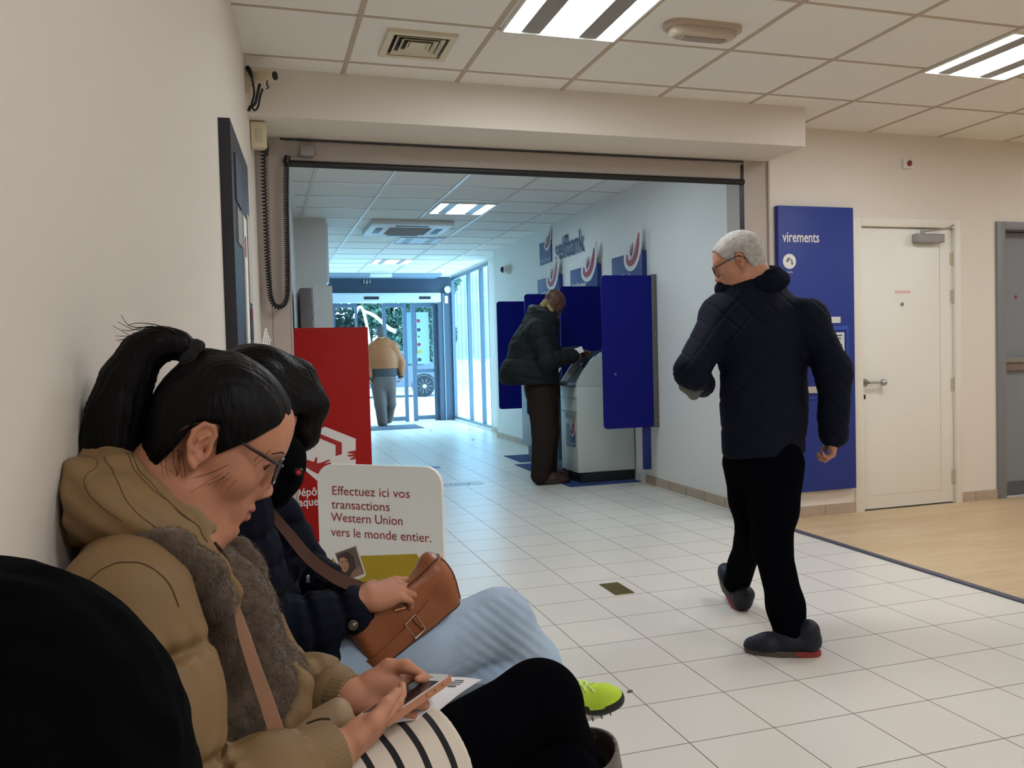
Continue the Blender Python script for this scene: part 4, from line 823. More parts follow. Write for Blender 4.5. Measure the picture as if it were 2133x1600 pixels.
# ---------------------------------------------------------------- body pieces
def head_shape(s, O, R, sc=1.0, male=False, cx=-.008, rx=.096, nose=1.0):
    """head with face in its own frame: x forward, y left, z up, origin between the ears"""
    s.at(O, R, sc); j = 1.12 if male else 1.0
    s.ell((cx, 0, .042), (rx, .074, .083), .01); s.ell((.030, 0, -.025), (.060, .060, .082), .03); s.ell((.052, 0, .035), (.042, .058, .050), .03)
    for y in (1, -1):
        s.ell((.052, y*.042, -.018), (.030, .022, .026), .025); s.cap((.008, y*.050*j, -.058), (.070, y*.014*j, -.098*j), .017, .014, .022)
        s.cap((.084, y*.034, .028), (.092, y*.008, .027), .010, .009, .018)
        s.ell((.094, y*.033, .006), (.013, .017, .012), .010, op='s'); s.ell((.0755, y*.032, .006), (.0125, .0135, .0125), .004)
        s.cap((.084, y*.044, .0085), (.0885, y*.030, .0125), .0028, .0030, .003); s.cap((.0885, y*.030, .0125), (.087, y*.018, .007), .0030, .0025, .003)
        s.ell((.098, y*.0125, -.0345), (.010, .0062, .0078), .006)
        if not male: s.ell((.100, y*.007, -.0425), (.006, .0032, .003), .002, op='s')
    s.ell((.076, 0, -.100*j), (.017, .020, .015*j), .02)
    s.cap((.090, 0, .020), (.108*nose, 0, -.026), .0062, .0080, .010); s.ell((.1085*nose, 0, -.031), (.0105, .0100, .0088), .007)
    s.ell((.080, 0, -.064), (.017, .028, .026), .02); s.ell((.0965, 0, -.0595), (.0065, .0215, .0052), .005); s.ell((.0945, 0, -.0735), (.0072, .0185, .0060), .005)
    s.cap((.103, -.016, -.0665), (.103, .016, -.0665), .0016, .0016, .003, op='s'); s.ell((.094, 0, -.086), (.007, .014, .005), .008, op='s')
    for y in (1, -1):
        ear = [(.006, .008), (.008, .022), (.000, .032), (-.012, .031), (-.020, .018), (-.019, .000), (-.010, -.018), (-.002, -.026)]
        s.ell((-.006, y*.074, .004), (.017, .0055, .029), .006, np.array([[.98, -.12*y, -.17], [.12*y, .99, 0], [.17, 0, .98]]))
        s.ell((-.004, y*.082, .006), (.0115, .006, .020), .003, op='s'); s.ell((.002, y*.080, -.002), (.005, .008, .007), .003, op='s')
        s.chain([(x, y*(.077-.10*x), z) for x, z in ear], [.0030, .0034, .0036, .0036, .0036, .0034, .0042, .0052], .0025); s.chain([(-.001, y*.0785, .020), (-.009, y*.081, .010), (-.009, y*.080, -.006), (-.002, y*.077, -.014)], [.0022, .0028, .0028, .002], .003)
        s.cap((.009, y*.074, .002), (.008, y*.0755, -.007), .0032, .0034, .003)
    return s
def hair_cap(s, O, R, sc, off=.008, low=-.055, front=.088, cx=-.010, rx=.097, side=.004, temple=.034):
    """cap of hair over the skull with a hairline over forehead, temples and nape"""
    s.at(O, R, sc); s.ell((cx, 0, .042), (rx+off, .0755+off, .085+off), .01); s.ell((.046, 0, .045), (.046+off*.3, .060+off*.4, .046+off*.6), .03); s.ell((cx-.035, 0, -.010), (rx-.049+off, .060+off, .058+off), .03)
    def h(P):
        q = (P-np.asarray(O))@np.asarray(R)/sc; x, z = q[:, 0], q[:, 2]
        line = np.interp(x, [-.12, -.060, -.034, -.022, .006, .018, .050, front, .12], [low, low, -.02, .030, .038, side, temple, .080, .090]); return (line-z)*sc*.8
    s.cut(h, .006); return s
def hand_shape(s, wrist, pdir, pnorm, curls, thumb, sc=1.0, left=False, spread=.10, lens=(.072, .080, .075, .060)):
    """pdir: wrist to knuckles; pnorm: out of the back of the hand; curls: three bends in degrees for each finger"""
    x = unit(pdir); n = unit(np.asarray(pnorm, float)-x*np.dot(pnorm, x)); sd = np.cross(n, x)*(1 if left else -1)   # sd points to the little finger? index side = -sd
    w = np.asarray(wrist, float); s.at((0, 0, 0)); Q = lambda a, b, c: w+(x*a+sd*b+n*c)*sc
    s.cap(Q(-.02, 0, 0), Q(.012, 0, 0), .026*sc, .027*sc, .012, flat=(n, .72))
    for b, L in ((-.030, .088), (-.010, .092), (.010, .088), (.028, .080)): s.cap(Q(.015, b*.55, 0), Q(L, b, .002), .0150*sc, .0105*sc, .012)
    s.ell(Q(.045, 0, -.004), (.040*sc, .032*sc, .014*sc), .012, np.stack([x, sd, n], 1))
    s.ell(Q(.034, -.024, -.010), (.030*sc, .015*sc, .014*sc), .014, np.stack([x, sd, n], 1)); s.ell(Q(.030, .024, -.008), (.030*sc, .012*sc, .013*sc), .014, np.stack([x, sd, n], 1))
    for i, (b, L0) in enumerate(((-.030, .088), (-.010, .092), (.010, .088), (.028, .080))):
        p = Q(L0, b, .002); a = 0; f = lens[i]*sc; segs = (f*.47, f*.31, f*.24); rr = [.0098, .0088, .0080, .0068] if i < 3 else [.0086, .0077, .0070, .0060]
        dirb = unit(x+sd*(spread*(i-1.4)*.6))
        for j, L in enumerate(segs):
            a += math.radians(curls[i][j]); d = dirb*math.cos(a)-n*math.sin(a); q = p+d*L; s.cap(p, q, rr[j]*sc, rr[j+1]*sc, .004); p = q
        s.tip = p
    tb = [Q(*q) for q in thumb]; s.chain(tb, [.0150*sc, .0125*sc, .0110*sc, .0085*sc][:len(tb)], .008); return s
def limb(s, pts, rad, k=.03, flat=None): return s.chain(pts, rad, k, flat)
M_skin = mat('skin_light', (192, 134, 106), .55, spec=.35, var=.06, vscale=30, sss=.06); M_skinp = mat('skin_hand', (206, 150, 128), .55, spec=.35, var=.08, vscale=30, sss=.06)
M_skind = mat('skin_dark_brown', (92, 60, 46), .45, spec=.4, var=.08, vscale=20)
M_lip = mat('lips', (170, 98, 88), .4); M_lash = mat('eyebrow_hair', (38, 30, 30), .8)
M_hair = mat('hair_black', (9, 7, 8), .48, spec=.13, bump=.5, bscale=140, stretch=(1, 1, .15))
M_hairg = mat('hair_grey', (176, 172, 168), .7, var=.25, vscale=60, bump=.8, bscale=150)
# ================================================================ SEATED WOMAN IN THE BEIGE COAT
def puffer(chains, period, depth, wr=.003, phase=0.0, width=.012):
    """quilted baffles across each chain: (points, reach)"""
    segs = []
    for pts, reach in chains:
        pts = [np.asarray(p, float) for p in pts]; s0 = 0
        for a, b in zip(pts[:-1], pts[1:]): L = np.linalg.norm(b-a); segs.append((a, b, s0, L, reach)); s0 += L
    def fn(P):
        best = np.full(len(P), 9.0); sv = np.zeros(len(P)); ang = np.zeros(len(P))
        for a, b, s0, L, reach in segs:
            pa = P-a; h = np.clip(pa@(b-a)/(L*L), 0, 1); d = np.linalg.norm(pa-h[:, None]*(b-a), axis=1); m = (d < best) & (d < reach); best[m] = d[m]; sv[m] = s0+h[m]*L; t_ = unit(b-a); e1 = unit(np.cross(t_, (.3, .9, .2))); ang[m] = np.arctan2(pa[m]@np.cross(t_, e1), pa[m]@e1)
        ok = best < 8.9; t = (sv+phase+.006*noise(P, 25, 4, 3))/period; f = np.abs(t-np.round(t))*period; seam = np.exp(-(f/width)**2)
        pk = (sv < .46)*np.exp(-(f/(width*2.6))**2)*np.sin(ang*13+noise(P, 30, 4, 8)*2.2)*depth*.22
        return np.where(ok, depth*(seam-.35)+pk+wr*noise(P, 55, 6, 5)*(.5+seam*1.2)+wr*.7*noise(P, 120, 5, 9)*seam, wr*noise(P, 45, 6, 6))
    return fn
def mirror_y(p, yc): return V(p[0], 2*yc-p[1], p[2])
YC = 1.235
W1 = root('person', (-.02, 1.22, 0), 'seated woman with black ponytail and glasses in a beige coat looking at a phone', 'person')
M_beige = mat('coat_beige', (132, 105, 72), .6, spec=.3, bump=.32, bscale=42, var=.05, vscale=12); M_beiged = mat('coat_beige_knit', (140, 115, 82), .85, bump=.3, bscale=700)
M_fur = mat('fur_brown_grey', (92, 76, 64), .95, var=.30, vscale=60, sheen=.3)
HO = V(-.0725, YC, 1.089); pt = math.radians(-26.5); HR = frame_axes((math.cos(pt), .03, math.sin(pt)), (0, 0, 1)); HS = .985
hl = lambda x, y, z: HO+HR@(V(x, y, z)*HS)
shR, elR, wrR = V(-.158, 1.05, .935), V(-.105, .995, .670), onY(694, 1566, 1.075)
shL, elL, wrL = V(-.140, 1.41, .945), V(.005, 1.40, .670), onY(732, 1452, 1.235)
B0 = onY(800, 1503, 1.115); pu = unit((.816, .558, .149)); pw = unit(V(-.53, .82, -.2)-pu*(V(-.53, .82, -.2)@pu)); pn = np.cross(pu, pw)
# body: one skin surface from head to hands and legs
s = S(); head_shape(s, HO, HR, HS, nose=.965, cx=.005, rx=.084); s.ell((.060, 0, .058), (.041, .050, .040), .03)
s.at((0, 0, 0)); nk = V(-.128, YC, .965); s.cap(hl(-.030, 0, -.055), nk, .050, .056, .03); s.cap(nk, V(-.145, YC, .80), .080, .11, .05, flat=((1, 0, 0), .6)); s.cap(V(-.145, YC, .80), V(-.08, YC, .56), .11, .14, .05, flat=((1, 0, 0), .75))
for sh, el, wr in ((shR, elR, wrR), (shL, elL, wrL)): s.cap(nk, sh-V(.0, 0, .03), .055, .045, .04); s.chain([sh, el, wr], [.050, .040, .027], .02)
s.chain([V(-.03, 1.13, .55), V(.422, 1.27, .630), V(.56, 1.36, .29), V(.60, 1.38, .18)], [.085, .050, .040, .034], .02); s.chain([V(-.03, 1.32, .55), V(.43, 1.22, .515), V(.46, 1.22, .12)], [.085, .050, .036], .02)
kn = unit(V(.78, .50, .02)); bk = unit(V(.28, -.80, .30))
hand_shape(s, wrR+V(.012, .004, -.004), unit(V(.70, .70, .04)), unit(V(.36, -.56, -.48)), [(6, 18, 14), (6, 20, 14), (8, 22, 15), (10, 24, 16)], [(.014, -.026, .004), (.042, -.045, .004), (.078, -.052, -.004), (.112, -.056, -.010)], .84)
hand_shape(s, wrL+V(.012, -.002, .002), unit(V(.86, -.02, -.16)), unit(V(.03, .90, -.34)), [(46, 62, 40), (46, 62, 40), (48, 64, 40), (50, 66, 40)], [(.014, -.026, -.004), (.044, -.050, -.010), (.072, -.052, -.022), (.098, -.040, -.034)], .84, left=True)
def pickface(C):
    q = (C-HO)@HR/HS; lips = (np.abs(q[:, 1]) < .0225-.25*np.abs(q[:, 2]+.0665)) & (q[:, 2] < -.0555) & (q[:, 2] > -.0795) & (q[:, 0] > .088); return lips.astype(int)
body = sobj('body', s, .0027, [M_skin, M_lip], W1, pickface)
# eyes behind the glasses
for y in (1, -1):
    g = G(); g.ball(hl(.0775, y*.032, .006), .0116*HS, 14); e = obj('eye', g, mat('eye_white', (200, 190, 184), .2), W1, smooth=180)
    g = G(); g.ball(hl(.0858, y*.032, .004), .0048*HS, 10); obj('iris', g, mat('iris_dark', (26, 18, 16), .1), e, smooth=180)
    g = G(); g.tube([hl(.0865, y*.045, .004), hl(.0905, y*.036, .0085), hl(.0912, y*.027, .0085), hl(.088, y*.018, .0045)], .0014, 5); obj('eyelashes', g, M_lash, W1, smooth=180)
    g = G(); g.tube(smooth_path([hl(.086, y*.052, .026), hl(.0965, y*.040, .0315), hl(.1015, y*.026, .030), hl(.1020, y*.015, .026)], 10), [.0012, .002, .0026, .003, .003, .003, .003, .0028, .0022, .0012], 6, flat=.5); obj('eyebrow', g, M_lash, W1, smooth=180)
# hair
s = S(); hair_cap(s, HO, HR, HS, .008, low=-.095, front=.090, side=-.004, temple=.030, cx=.006, rx=.087); s.at(HO, HR, HS)
tie = onY(397, 748, YC)
s2 = S(); s2.at((0, 0, 0)); hairp = [hl(-.055, 0, .10), tie+V(.004, 0, -.004)]
s.at((0, 0, 0)); s.chain([hl(-.018, 0, .096), hl(-.044, 0, .100), tie+V(.004, 0, 0)], [.036, .020, .013], .015)
def strands(P, dirv, amp=.0012, f=900): n = unit(dirv); return amp*np.sin(P@n*f+noise(P, 20, 4, 2)*2.0)
s.disp = lambda P: strands(P-HO, HR@V(.15, 1, .12), .00045, 1300)+.0007*noise((P-HO)@HR*V(.25, 1, .5), 260, 6, 2)
obj_hair = sobj('hair', s, .003, M_hair, W1, it=1)
pp = [onY(402, 742, YC), onY(374, 720, YC), onY(335, 712, YC), onY(294, 738, YC+.004), onY(264, 795, YC+.006), onY(244, 858, YC+.006), onY(230, 925, YC+.004), onY(226, 985, YC)]
s = S(); s.chain(pp, [.012, .015, .017, .024, .031, .035, .035, .026], .02); s.disp = lambda P: .0012*np.sin((P[:, 1]-YC)*800+noise(P, 20, 4, 2)*2)+.0010*noise(P*V(1, 1, .25), 160, 5, 4)
pony = sobj('ponytail', s, .003, M_hair, W1, it=1)
s = S(); R3 = np.random.default_rng(3)
for k in range(14): a = k*2*math.pi/14; s.ell(tie+V(.010*math.cos(a)*.8, .021*math.sin(a), .021*math.cos(a)), (.0095, .0075, .0075), .004)
s.ell(tie, (.011, .017, .017), .006); s.disp = lambda P: .0018*noise(P, 300, 6, 4); sobj('hair_tie', s, .002, mat('hair_tie_black', (10, 10, 12), .9), W1)
g = G()
for k in range(26):   # flyaway strands over the ponytail and in front of the ear
    o = R3.normal(0, .006, 3); p = [onY(385, 730, YC)+o*.4, onY(335+R3.uniform(-8, 8), 693+R3.uniform(-4, 12), YC)+o, onY(290+R3.uniform(-10, 10), 697+R3.uniform(-9, 22), YC)+o*1.5, onY(252+R3.uniform(-12, 25), 706+R3.uniform(-20, 45), YC)+o*2]
    g.tube(smooth_path(p, 14), np.linspace(.0009, .0003, 14), 4)
for k in range(9):
    u = R3.uniform(0, 1); a = hl(.040+.042*u+R3.normal(0, .003), -.066+.014*u, .030+.012*u); d = R3.uniform(.3, 1.25)
    p = [a, hl(.046+.030*u, -.0685+.010*u, .012), hl(.040+.030*u-.016*d, -.072+.008*u, -.010-.010*d), hl(.034+.030*u-.030*d+R3.normal(0, .006), -.072-.002*d, -.026-.034*d*R3.uniform(.3, 1))]
    g.tube(smooth_path(p, 12), np.linspace(.0003, .00018, 12), 4)
for k in range(8):
    a = hl(-.040+R3.uniform(-.015, .025), -.060, -.015); p = [a, a+V(-.002+R3.normal(0, .003), -.008, -.025), a+V(R3.uniform(-.015, .020), .006, -.045-R3.uniform(0, .03))]
    g.tube(smooth_path(p, 8), np.linspace(.0004, .0002, 8), 4)
obj('loose_strands', g, M_hair, W1, smooth=180)['kind'] = 'stuff'
# glasses
M_gl = mat('glasses_dark_frame', (40, 22, 22), .25, coat=.4)
gz = root('glasses', hl(.10, 0, .006), '', ''); del gz['label']; del gz['category']; gz.parent = W1; gz.matrix_parent_inverse = Matrix.Translation(-W1.location)
def gchild(name, g, m):
    o = obj(name, g, m, None, 180); o.parent = gz; o.matrix_parent_inverse = (Matrix.Translation(-W1.location) @ W1.matrix_basis @ Matrix.Translation(-W1.location) @ gz.matrix_basis).inverted() if False else Matrix.Translation(-gz.location); return o
rimx = lambda y, z: .1085-.10*(y*y)/.07*1.6-.06*(.006-z)
for y in (1, -1):
    ring2 = rrect(.050, .036, .012, 5); pts = [hl(rimx(y*(.008+a), .022-b), y*(.008+a), -.012+b) for a, b in [(q[0], q[1]) for q in ring2]]; pts.append(pts[0])
    g = G(); g.tube(pts, .0019, 6, cap=False); gchild('rim', g, M_gl)
    g = G(); v = np.array(pts[:-1]); g.add(np.concatenate([v, v+HR@V(.0012, 0, 0)]), [tuple(range(len(v))), tuple(range(2*len(v)-1, len(v)-1, -1))]); gchild('lens', g, glass_mat('lens_glass_%d' % y, (.96, .97, .97)))
    g = G(); tp = [hl(.1000, y*.060, .017), hl(.088, y*.0695, .019), hl(.055, y*.0735, .024), hl(.022, y*.0755, .031), hl(.004, y*.077, .036), hl(-.012, y*.078, .034), hl(-.028, y*.077, .022), hl(-.036, y*.076, .010)]
    g.tube(tp, [.0028, .0026, .0022, .0014, .0011, .0012, .0018, .0022], 6); gchild('temple_arm', g, M_gl)
g = G(); g.tube([hl(.1085, .009, .010), hl(.112, 0, .0125), hl(.1085, -.009, .010)], .0018, 6); gchild('bridge', g, M_gl)
# coat
armR = [shR, elR, wrR]; armL = [shL, elL, wrL]
s = S(); s.cap(V(-.158, YC, .89), V(-.150, YC, .72), .145, .155, .05, flat=((1, 0, 0), .52)); s.cap(V(-.150, YC, .72), V(-.110, YC, .54), .155, .165, .05, flat=((1, 0, 0), .7))
s.cap(V(-.155, YC-.11, .925), V(-.155, YC+.11, .925), .055, .055, .05)
s.chain([shR+V(.004, .004, -.01), shR*.5+elR*.5+V(-.002, .002, 0), elR], [.072, .074, .066], .03); s.chain([elR, elR*.45+wrR*.55, wrR-unit(wrR-elR)*.050], [.064, .054, .043], .02)
s.chain([shL, shL*.5+elL*.5, elL], [.075, .072, .062], .03); s.chain([elL, elL*.45+wrL*.55, wrL-unit(wrL-elL)*.050], [.060, .050, .042], .02)
s.chain([onY(606, 1395, 1.20), onY(626, 1428, 1.19), onY(615, 1475, 1.18), onY(580, 1520, 1.16)], [.010, .013, .015, .014], .012)      # front edge lying on the lap
s.cut(lambda P: WL(P[:, 1])+.006-P[:, 0], .004)
_pf = puffer([(armR, .13), (armL, .12), ([V(-.11, YC, .95), V(-.09, YC, .50)], .20)], .125, .015, .0036, phase=.045, width=.009)
s.disp = _pf; sobj('coat', s, .0035, M_beige, W1); g = G(); sp, _ = stick(s, smooth_path([onY(150, 1290, 1.0), onY(166, 1212, .99), onY(210, 1152, .985), onY(262, 1136, .985), onY(322, 1152, .985), onY(372, 1200, .985), onY(398, 1260, .985)], 60), .0003); g.tube(sp, .0008, 5); obj('coat_seam', g, mat('coat_seam', (84, 64, 42), .8), W1, smooth=180)
for wr, d, nm in ((wrR, unit(wrR-elR), 'R'), (wrL, unit(wrL-elL), 'L')):
    s = S(); s.cap(wr-d*.034, wr+d*.004, .041 if nm == 'R' else .039, .036 if nm == 'R' else .033, .004); a1 = unit(np.cross(d, (0, 0, 1))); a2 = np.cross(d, a1)
    s.disp = lambda P, wr=wr, a1=a1, a2=a2: .0016*np.abs(np.sin(np.arctan2((P-wr)@a2, (P-wr)@a1)*17)); s.cut(lambda P, wr=wr, d=d: (P-wr)@d-.010, .004); s.cut(lambda P, wr=wr, d=d: -.046-(P-wr)@d, .004); s.cap(wr-d*.02, wr+d*.05, .026, .026, .003, 's')
    sobj('cuff', s, .0022, M_beiged, W1)
# hood and collar
s = S()
for sg in (1, -1):
    q = lambda px, py, y: (lambda p: p if sg > 0 else mirror_y(p, YC))(onY(px, py, y))
    s.chain([q(212, 1000, YC), q(186, 1042, 1.16), q(232, 1062, 1.110), q(300, 1098, 1.095), q(370, 1135, 1.10), q(425, 1165, 1.12)], [.044, .044, .040, .030, .020, .010], .03)
    s.chain([q(228, 955, YC), q(255, 985, 1.165), q(305, 1040, 1.13), q(365, 1090, 1.12), q(418, 1135, 1.125), q(462, 1172, 1.13)], [.020, .022, .022, .018, .013, .007], .02)
s.cut(lambda P: WL(P[:, 1])+.006-P[:, 0], .004)
hoodc = [onY(205, 1080, 1.09), onY(420, 1150, 1.09)]
s.disp = lambda P: .0045*noise(P, 34, 6, 11)+.002*noise(P, 80, 6, 15)+.0022*np.sin((P[:, 2]*1.3+P[:, 0]*.9+noise(P, 9, 4, 3)*.02)*150)*np.clip(1.2-P[:, 0]*4, 0, 1)*.6
sobj('hood', s, .0035, M_beige, W1); M_seam = mat('coat_seam', (84, 64, 42), .8)
g = G()
for dx in (0, -9):
    sp, _ = stick(s, smooth_path([onY(268+dx, 946, 1.17), onY(286+dx, 990, 1.14), onY(330+dx, 1042, 1.11), onY(385+dx, 1090, 1.10), onY(430+dx, 1130, 1.11)], 40), .0002); g.tube(sp, .0007, 5)
for path in ([(232, 965, 1.16), (240, 1020, 1.10), (290, 1075, 1.07), (345, 1115, 1.07)], [(196, 985, 1.18), (206, 1040, 1.09), (250, 1090, 1.06)]): sp, _ = stick(s, smooth_path([onY(*q) for q in path], 30), .0002); g.tube(sp, .0006, 5)
obj('hood_seam', g, M_seam, W1, smooth=180)
for sg in (1, -1):
    s = S(); q = lambda px, py, y: (lambda p: p if sg > 0 else mirror_y(p, YC))(onY(px, py, y)); s.chain([q(350, 1070, 1.115), q(396, 1082, 1.112), q(440, 1100, 1.125)], [.011, .011, .006], .01, flat=((0, 1, 0), .5)); s.chain([q(372, 1102, 1.112), q(416, 1128, 1.114)], [.015, .010], .012, flat=((0, 1, 0), .5))
    s.disp = lambda P: .001*noise(P, 90, 6, 12); sobj('collar', s, .0028, M_beiged, W1)
# fur lining: front panel and trims, with short fur standing on it
s = S(); s.chain([onY(455, 1200, 1.23), onY(478, 1270, 1.225), onY(496, 1350, 1.22), onY(500, 1440, 1.21)], [.038, .056, .064, .066], .04, flat=((1, 0, 0), .9)); s.chain([onY(555, 1420, 1.20), onY(530, 1490, 1.17), onY(470, 1510, 1.14)], [.036, .034, .032], .03)
s.chain([onY(590, 1365, 1.23), onY(605, 1400, 1.22)], [.022, .026], .02); s.chain([onY(300, 1118, 1.075), onY(370, 1138, 1.07), onY(425, 1180, 1.09), onY(455, 1250, 1.10)], [.012, .016, .020, .022], .02); s.chain([onY(500, 1140, 1.30), onY(525, 1200, 1.31)], [.02, .024], .02)
s.disp = lambda P: .004*noise(P, 60, 6, 13)+.002*noise(P, 180, 6, 14)
fur = sobj('fur_lining', s, .0035, M_fur, W1, loc=np.zeros(3)); me = fur.data; nv = len(me.polygons); cc = np.zeros(nv*3); me.polygons.foreach_get('center', cc); nn = np.zeros(nv*3); me.polygons.foreach_get('normal', nn); cc, nn = cc.reshape(-1, 3), nn.reshape(-1, 3)
vis = np.nonzero(((CAMP-cc)*nn).sum(1) > -.2)[0]; ii = R3.choice(vis, 26000); pos = cc[ii]+R3.normal(0, .0012, (26000, 3)); dr = nn[ii]*.45+V(0, 0, -.75)+R3.normal(0, .38, (26000, 3)); dr /= np.linalg.norm(dr, axis=1)[:, None]
sd = np.cross(dr, R3.normal(size=(26000, 3))); sd /= np.linalg.norm(sd, axis=1)[:, None]; L = R3.uniform(.004, .009, 26000)[:, None]; vv = np.stack([pos-sd*.00035, pos+sd*.00035, pos+dr*L], 1).reshape(-1, 3)
g = G(); g.add(vv, [(3*i, 3*i+1, 3*i+2) for i in range(26000)]); fs = obj('fur_pile', g, [mat('fur_hair', (104, 88, 74), .7, var=.35, vscale=90)], W1, smooth=None); fs['kind'] = 'stuff'
# zip and toggle on the chest
g = G(); zp = smooth_path([onY(446, 1130, 1.17), onY(470, 1160, 1.165), onY(482, 1210, 1.155), onY(492, 1258, 1.145)], 24); g.tube(zp, .004, 6, flat=.5)
for p in zp[::1]: g.rbox(p+V(0, -.004, 0), (.0028, .002, .0012), .0005)
obj('zip', g, mat('zip_dark_brass', (74, 58, 42), .4, metal=.6), W1)
s = S(); s.chain([onY(420, 1135, 1.125), onY(455, 1180, 1.125), onY(482, 1232, 1.130), onY(492, 1262, 1.135)], [.008, .010, .010, .006], .01, flat=((0, 1, 0), .5)); s.disp = lambda P: .001*noise(P, 150, 5, 3); sobj('placket', s, .0025, M_beige, W1)
g = G(); g.ball(onY(452, 1172, 1.112), (.008, .006, .006)); obj('snap_button', g, mat('snap_metal', (60, 58, 58), .2, metal=.9), W1)
# skirt, leggings, boots
hipR, knR = V(-.02, 1.13, .56), V(.422, 1.27, .637); hipL, knL = V(-.02, 1.32, .55), V(.43, 1.22, .520)
ax_ = unit(knR-hipR)
def stripe_mat():
    m = bpy.data.materials.new('skirt_striped_jersey'); m.use_nodes = True; nt = m.node_tree; b = nt.nodes['Principled BSDF']; b.inputs['Roughness'].default_value = .85; b.inputs['Sheen Weight'].default_value = .2
    g = nt.nodes.new('ShaderNodeTexCoord'); dp = nt.nodes.new('ShaderNodeVectorMath'); dp.operation = 'DOT_PRODUCT'; nt.links.new(g.outputs['Object'], dp.inputs[0]); dp.inputs[1].default_value = tuple(ax_)
    nz = nt.nodes.new('ShaderNodeTexNoise'); nz.inputs['Scale'].default_value = 9; nt.links.new(g.outputs['Object'], nz.inputs['Vector'])
    t = node_math(nt, 'ADD', dp.outputs['Value'], node_math(nt, 'MULTIPLY', nz.outputs['Fac'], .006)); f = node_math(nt, 'FRACT', node_math(nt, 'DIVIDE', node_math(nt, 'ADD', t, 1.015), .0375)); st = node_math(nt, 'LESS_THAN', f, .27)
    mx = nt.nodes.new('ShaderNodeMix'); mx.data_type = 'RGBA'; nt.links.new(st, mx.inputs[0]); mx.inputs[6].default_value = lin((226, 214, 198))+(1,); mx.inputs[7].default_value = lin((16, 16, 24))+(1,); nt.links.new(mx.outputs[2], b.inputs['Base Color']); return m
s = S(); hem = knR*.60+hipR*.40
s.chain([hipR, hem-V(0, 0, .006)], [.100, .078], .03); s.chain([hipL, hipL*.5+knL*.5], [.105, .09], .03); s.cap(V(-.06, 1.13, .60), V(-.06, 1.32, .60), .12, .12, .03); s.cut(lambda P: (P-hem)@ax_+.0-.012*np.sin((P[:, 2]-.5)*14), .004); s.disp = lambda P: .002*noise(P, 30, 5, 20)
sobj('skirt', s, .004, stripe_mat(), W1, loc=np.zeros(3))
M_leg = mat('leggings_black', (6, 6, 10), .95, spec=.02)
s = S(); s.chain([hipR, knR*.55+hipR*.45-V(0, 0, .012), knR, V(.50, 1.325, .46), V(.56, 1.36, .29)], [.092, .070, .062, .056, .046], .03); s.disp = lambda P: .0012*noise(P, 40, 5, 21); sobj('legging', s, .004, M_leg, W1)
s = S(); s.chain([hipL, knL, V(.46, 1.22, .20)], [.095, .063, .047], .03); s.disp = lambda P: .0012*noise(P, 40, 5, 22); sobj('legging', s, .004, M_leg, W1)
M_boot = mat('boot_grey_leather', (100, 92, 86), .5, bump=.2, bscale=120)
def boot(top, ank, toe, label=None):
    d = unit(ank-top); s = S(); s.chain([top, top*.4+ank*.6, ank], [.062, .055, .043], .02); s.chain([ank, ank*.35+toe*.65+V(0, 0, -.012), toe], [.043, .038, .030], .03); s.ell(ank*.9+toe*.1+d*.035, (.042, .036, .03), .02)
    s.cut(lambda P: -(P-top)@d-.004, .003); s.cap(top-d*.03, top+d*.03, .055, .055, .002, 's'); s.disp = lambda P: .0015*noise(P, 45, 5, 23); return sobj('boot', s, .004, M_boot, W1)
boot(onY(1214, 1566, 1.325), V(.60, 1.385, .20), V(.755, 1.40, .145)); boot(V(.445, 1.22, .36), V(.46, 1.22, .085), V(.60, 1.20, .035))
# things she holds and wears across her
t = root('phone', B0+pu*.069+pw*.033, 'phone in a rose gold case held in both hands over the lap', 'phone'); Rp = np.stack([pu, pw, pn], 1); pc = B0+pu*.069+pw*.0335
g = G(); g.prism(rrect(.140, .068, .010, 6), B0-pn*.010-pu*.001-pw*.0005, pu, pw, .010); obj('case', g, mat('case_rose_gold', (196, 140, 112), .3, metal=.35), t)
g = G(); g.prism(rrect(.134, .062, .008, 6), B0+pu*.002+pw*.0025-pn*.001, pu, pw, .0022); fc = obj('face', g, mat('phone_white', (226, 226, 226), .15), t)
g = G(); g.prism(rrect(.1, .058, .001, 1), B0+pu*.014+pw*.0045+pn*.0008, pu, pw, .0008); obj('screen', g, mat('phone_screen', (44, 34, 46), .08, coat=.5), t)
g = G(); g.prism(rrect(.0018, .010, .0008, 2), B0+pu*.124+pw*.028+pn*.0012, pu, pw, .0004); g.prism(rrect(.002, .002, .0008, 2), B0+pu*.124+pw*.043+pn*.0012, pu, pw, .0004); obj('speaker_slot', g, M_black, t)
for k in range(3):
    g = G(); c = B0+pu*(.085+.016*k)-pw*.001-pn*.004; g.rbox(c, (.0035 if k else .005, .0014, .0018), .001, Rp); obj('side_button', g, mat('case_rose_gold', (196, 140, 112)), t)
# strap and small bag
t = root('shoulder_bag', (.05, 1.16, .62), 'small beige shoulder bag in the lap with a flat strap across the chest', 'bag')
g = G(); bs = smooth_path([onY(492, 1262, 1.11), onY(505, 1310, 1.095), onY(530, 1390, 1.085), onY(555, 1460, 1.08), onY(578, 1530, 1.075)], 30); g.ribbon(bs, np.tile(V(-.1, -1, .15), (30, 1)), np.interp(np.linspace(0, 1, 30), [0, .3, 1], [.006, .014, .019]), .003); obj('strap', g, mat('strap_tan', (176, 134, 108), .55), t)
s = S(); s.box(onY(652, 1520, 1.17), (.058, .030, .022), .020, .01, np.array([[.94, 0, -.34], [0, 1, 0], [.34, 0, .94]])); s.disp = lambda P: .0015*noise(P, 60, 5, 30); zs, _ = stick(s, smooth_path([onY(622, 1474, 1.13), onY(650, 1476, 1.13), onY(685, 1494, 1.13)], 20), .0005); sobj('bag_body', s, .003, mat('bag_beige', (160, 134, 104), .6, bump=.3, bscale=600), t)
